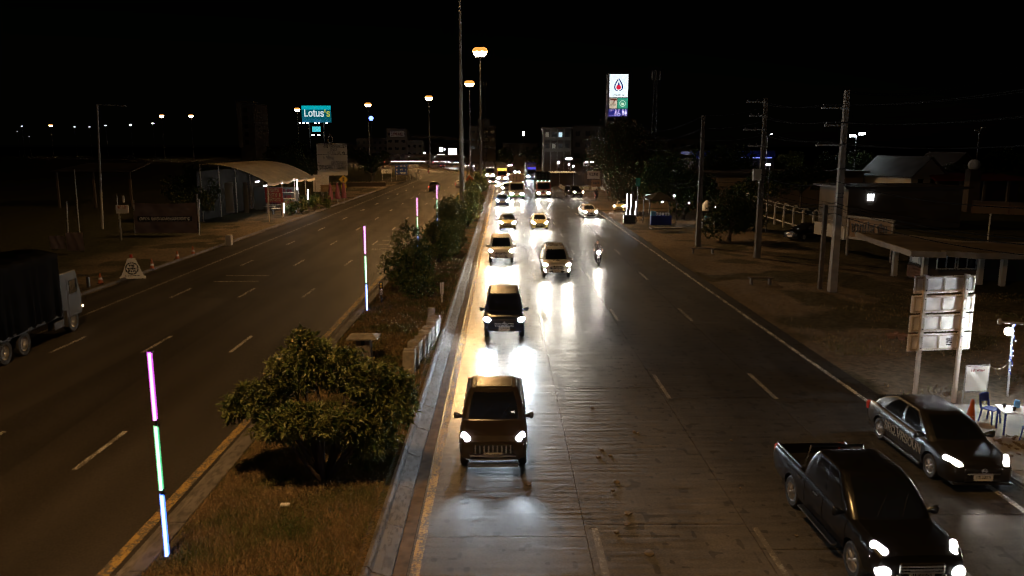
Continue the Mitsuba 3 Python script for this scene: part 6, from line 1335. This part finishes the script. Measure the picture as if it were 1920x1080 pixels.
# banners, boards, posts on the left verge
t = thing('fabric_banner', 'large wrinkled fabric banner with a dark text band strung between poles', 'banner')
g = [[[-35.4 + 6.0 * u, 74.6 + .06 * math.sin(u * 22 + w * 9) + .05 * math.sin(w * 17), .15 + 2.95 * w - .12 * math.sin(u * math.pi) * w] for u in np.linspace(0, 1, 46)] for w in np.linspace(0, 1, 20)]
bn = put('cloth', grid(g), 'banner', t, True); put('band', box((-32.4, 74.42, 1.55), (5.2, .03, .46)), 'ink', bn); put('lettering', stand(thai('เทศบาล ขอตอนรบนกทองเทยวทกทาน', .26, 1.6, .01, 4.8), (-34.8, 74.39, 1.44)), 'weathered_sign', bn)
for x, h in ((-35.5, 3.3), (-29.3, 3.4)): put('pole', tube([(x, 74.65, 0), (x + .2, 74.65, h)], .045, 6), 'galvanised', t)
sign_on_posts('hanging_sign', 'small pale sign with orange lettering on a thin post left of the fabric banner', -34.2, 70, 1.05, 2.45, 3.2, 'sign_white', [('พก ราย', .26, .7, .15, .6)], rz=.2, ink='orange_plastic', posts=(-.3,))
put('flag', rbox((-34.0, 69.95, 3.75), (.18, .06, .6), .02), 'weathered_sign', 'hanging_sign'); put('upright', tube([(-34.6, 70.1, 0), (-34.65, 70.1, 4.1)], .04, 6), 'galvanised', 'hanging_sign')
t = thing('roadside_banner', 'dim worn banner hung low beside the thin pole near the lorry', 'banner')
for x0, x1, z0, z1 in ((-36.3, -35.1, .3, 1.35), (-35.0, -33.6, .15, 1.6)):
    put('cloth', grid([[[x0 + (x1 - x0) * u, 62 + .04 * math.sin(u * 14 + w * 5), z0 + (z1 - z0) * w] for u in np.linspace(0, 1, 14)] for w in np.linspace(0, 1, 8)]), 'banner', t, True)
put('pole', tube([(-35.4, 63, 0), (-35.2, 63, 4.0)], .045, 6), 'galvanised', t)
solo('flagpole', tube([(-29.1, 74.2, 0), (-29.1, 74.2, 3.9)], .035, 6), 'galvanised', 'thin pole at the right edge of the fabric banner', 'pole')
t = thing('lamp_pole', 'tall thin unlit street lamp with a long horizontal arm at the far left', 'street light')
put('pole', tube([(-41.3, 80, 0), (-40.65, 80, 12.5)], [.14, .08], 8), 'mast_paint', t); put('arm', tube([(-40.65, 80, 12.5), (-38.25, 80, 12.42)], .05, 6), 'mast_paint', t); put('lamp', rbox((-38.1, 80, 12.38), (.6, .25, .16), .05), 'mast_paint', t)
solo('flagpole', tube([(-41.5, 76, 0), (-41.4, 76, 6.2)], .05, 6), 'galvanised', 'thin pale pole just left of the tall unlit lamp', 'pole')
t = thing('open_shelter', 'dark open shelter with a wide low roof at the far left', 'shelter')
put('roof', hull([(-62, 108, 5.0, .08), (-51, 108, 5.0, .08), (-61, 116, 5.9, .08), (-52, 116, 5.9, .08)], 6), 'roof_tin', t)
for x in (-61.5, -56.5, -51.5): put('post', box((x, 108.3, 2.5), (.25, .25, 5)), 'dark_wall', t)
t = thing('checkpoint_sign', 'trapezoid checkpoint board with a black ring and Thai words on the left verge', 'sign')
q = np.array([-23.9, 49.5])
put('board', stand(extr(Polygon([(-.68, .12), (.68, .12), (.22, 1.32), (-.22, 1.32)]), .04), (q[0], q[1], 0), (.97, .24)), 'sign_white', t)
put('back_leg', tube([(q[0], q[1] + .1, 1.25), (q[0] - .1, q[1] + .7, 0)], .03, 6), 'dark_metal', t); put('foot', box((q[0], q[1], .06), (1.5, .3, .12), rz=.24), 'sign_white', t); put('beacon', rbox((q[0], q[1], 1.44), (.16, .14, .22), .04), 'red_plastic', t)
D2 = (.97, .24); o = lambda dx, z: (q[0] + dx * .97 + .012, q[1] + dx * .24 - .05, z)
put('ring', stand(extr(Point(0, 0).buffer(.40).difference(Point(0, 0).buffer(.33)), .012), o(0, .66), D2), 'ink', t)
put('lettering', cat([stand(thai('หยุด', .17, 1.9, .012, .34), o(-.17, .74), D2), stand(thai('ตรวจ', .2, 1.9, .012, .46), o(-.23, .44), D2)]), 'ink', t); put('bar', stand(extr(shapely.box(-.28, .03, .28, .07), .012), o(0, .62), D2), 'ink', t)
put('lettering', stand(thai('ตำรวจทางหลวง', .06, 1.6, .012, .9), o(-.45, .16), D2), 'ink', t)
cone(-24.95, 47.5, 'traffic cone nearest on the left verge, left of the checkpoint board', .62); cone(-24.3, 53.2, 'traffic cone just right of the checkpoint board', .72); cone(-24.5, 57.9, 'traffic cone third along the left verge', .66); cone(-24.35, 60.5, 'traffic cone farthest along the left verge', .66)
solo('bin', cat([rbox((-23.6, 66.5, .45), (.5, .5, .9), .03)]), 'stone_pale', 'small pale upright bin at the end of the cone row', 'bin')
g_ = ground_piece('verge_kerb', cat([box((-24.3, y, -.0), (.2, 3.94, .2)) for y in np.arange(38, 150, 4)]), 'kerb')

# Lotus's billboard, pale tower, far lamps
t = thing('billboard', 'teal shop billboard with large white and yellow lettering lit from below', 'billboard')
put('panel', bbox((-96.2, 380, 19.6), (-82.3, 380.5, 27.4)), 'sign_blue', t, emit=(.0, .085, .10), weight=.2)
put('top_band', bbox((-96.2, 379.93, 25.6), (-82.3, 380.0, 27.4)), 'light_blue_plastic', t, emit=(.0, .36, .42), weight=.2)
a = latin('Lotus', 3.2, .05, 9.4); put('lettering', stand(a, (-95.3, 379.9, 22.4)), 'sign_white', t, emit=(.62, .72, .74), weight=.05)
a = latin("'s", 3.2, .05, 2.6); put('lettering', stand(a, (-85.7, 379.9, 22.4)), 'sign_yellow', t, emit=(.42, .46, .06), weight=.05)
for x in (-97, -95.2, -93.4, -89.6, -87.9, -84.2): put('uplight', rbox((x, 378.8, 19.2), (.8, .5, .6), .1), 'white_plastic', t, True, emit=(5, 6, 6), weight=.1)
put('small_panel', bbox((-91.6, 380, 15.2), (-87.6, 380.4, 17.6)), 'light_blue_plastic', t, emit=(.05, .48, .50), weight=.1)
for x in (-90.9, -88.3): put('uplight', rbox((x, 378.8, 13.6), (1.3, .5, .8), .1), 'white_plastic', t, True, emit=(4, 4.6, 4.4), weight=.05)
for x in (-93, -86): put('post', tube([(x, 380.8, 0), (x, 380.8, 20)], .35, 8), 'dark_metal', t)
t = thing('pale_tower', 'tall narrow pale building wall beyond the dark trees on the left', 'building')
put('wall', prism([(-99.5, 300), (-94.0, 300), (-90.5, 306), (-99.5, 306)], 0, 24), 'soot_wall', t); put('front', bbox((-100.2, 299.6, 8), (-98.6, 299.95, 24.6)), 'beige_wall', t); put('cap', bbox((-100.4, 299.5, 24.6), (-94, 306, 25.0)), 'beige_wall', t)
for k in range(5): put('window', bbox((-97.8, 299.9, 9 + 3 * k), (-96.4, 299.98, 10.6 + 3 * k)), 'window_dark', t)
for i, (x, y, z, s, e, l) in enumerate([(-381, 630, 24, 1.0, 2.5, 'faint white lamp left of the far left orange lamp'), (-345, 640, 23.7, 1.0, 2.5, 'faint white lamp just right of the far left orange lamp'), (-333, 640, 23.7, 1.0, 2.0, 'second faint white lamp right of the far left orange lamp'), (-320, 640, 24.8, 1.2, 6, 'white lamp beside the tall unlit pole at the far left'), (-300, 640, 25.3, 1.4, 6, 'small white lamp right of the tall unlit pole'), (-282, 640, 26.4, 1.6, 8, 'brighter small white lamp left of the pair of orange lamps'), (-385, 630, 20, .7, 1.2, 'dim lamp below the faint white lamp at the far left'), (-376, 630, 16, .7, .8, 'dimmest low lamp at the far left')]):
    lamp_post(l, x, y, z, e, (.85, .95, 1), ((0.01, 0),), .05, .12, s, name='far_lamp', cat_='lamp')
t = thing('blue_star_lamp', 'small blue star-shaped light right of a far orange mast', 'lamp'); put('star', cat([box((-66.5, 400, 22.2), (2.4, .3, .7), ry=a) for a in (0, 1.05, 2.1)]), 'blue_plastic', t, emit=(.7, 1.2, 6), weight=.1); put('pole', tube([(-66.5, 400.4, 0), (-66.5, 400.4, 22)], .12, 6), 'dark_metal', t)

# lights and shopfronts along the far bend
for i, (u, z, y, w, h, e, l) in enumerate([(-33, 6.6, 420, 1.8, 2.0, 7, 'square white lit sign above the far traffic'), (-21.2, 6.2, 330, 3.4, 2.6, 7, 'brightest lit white shop sign just left of the masts'), (-100, 3.6, 470, 1.0, 1.6, 6, 'small white street light left of the far traffic'), (-42, 4.8, 420, 1.0, 1.0, 5, 'small white shop lamp left of the square lit sign'), (-26.0, 4.9, 330, 3.2, .25, 2.5, 'thin lit shop strip beside the brightest sign'), (-25.2, 7.0, 340, .6, .6, 4, 'tiny white lamp above the thin lit strip')]):
    t = thing('lit_shop_sign', l, 'sign'); put('panel', rbox((u, y, z), (w, .3, h), .06), 'white_plastic', t, emit=(e, e, e * .95), weight=.1); put('post', tube([(u, y + .25, 0), (u, y + .25, z)], .12, 6), 'dark_metal', t)
for i in range(16):
    u = i / 15; q = [-98 + 78 * u, 428 - 26 * u + 5 * math.sin(i * 2.2), 0]
    t = thing('street_shop', 'small dim shop front along the far side of the bend', 'shop', 'dim shop fronts along the far side of the bend')
    at = T().translate(q).rotate([0, 0, 1], 90 - 20 * (1 - u))
    put('wall', bbox((0, -3, 0), (8, 3, 4.2)), 'soot_wall', t, at=at); put('awning', box((-.9, 0, 3.3), (2.2, 5.6, .12), ry=-.15), 'roof_tin', t, at=at)
    if i % 3 == 0: put('lamp', rbox((-.6, rng.uniform(-2, 2), 2.9), (.4, .5, .3), .08), 'white_plastic', t, at=at, emit=np.array((1, .98, .9)) * 3, weight=.04)
k = 0
for s_, x, h in [(215, 26, 6), (230, 27, 7), (205, 24, 5), (190, -30, 6), (215, -33, 7), (240, -34, 8), (262, -32, 7), (285, -36, 8), (310, -34, 8), (335, -36, 8), (250, 30, 8), (275, 26, 8), (300, 24, 8), (170, -40, 8), (150, -44, 8), (200, -52, 10), (240, -56, 10), (128, -48, 7), (110, -44, 6)]:
    q = road(s_, x + rng.uniform(-2, 2))
    tree('dark roadside tree along the bend, barely lit', q[0], q[1], h, h * .5, h * .5, h * .38, 6, 120 + k, 1.6, *GR, L=.7, W=.32, group='dark roadside trees along the bend', name='roadside_tree'); k += 1
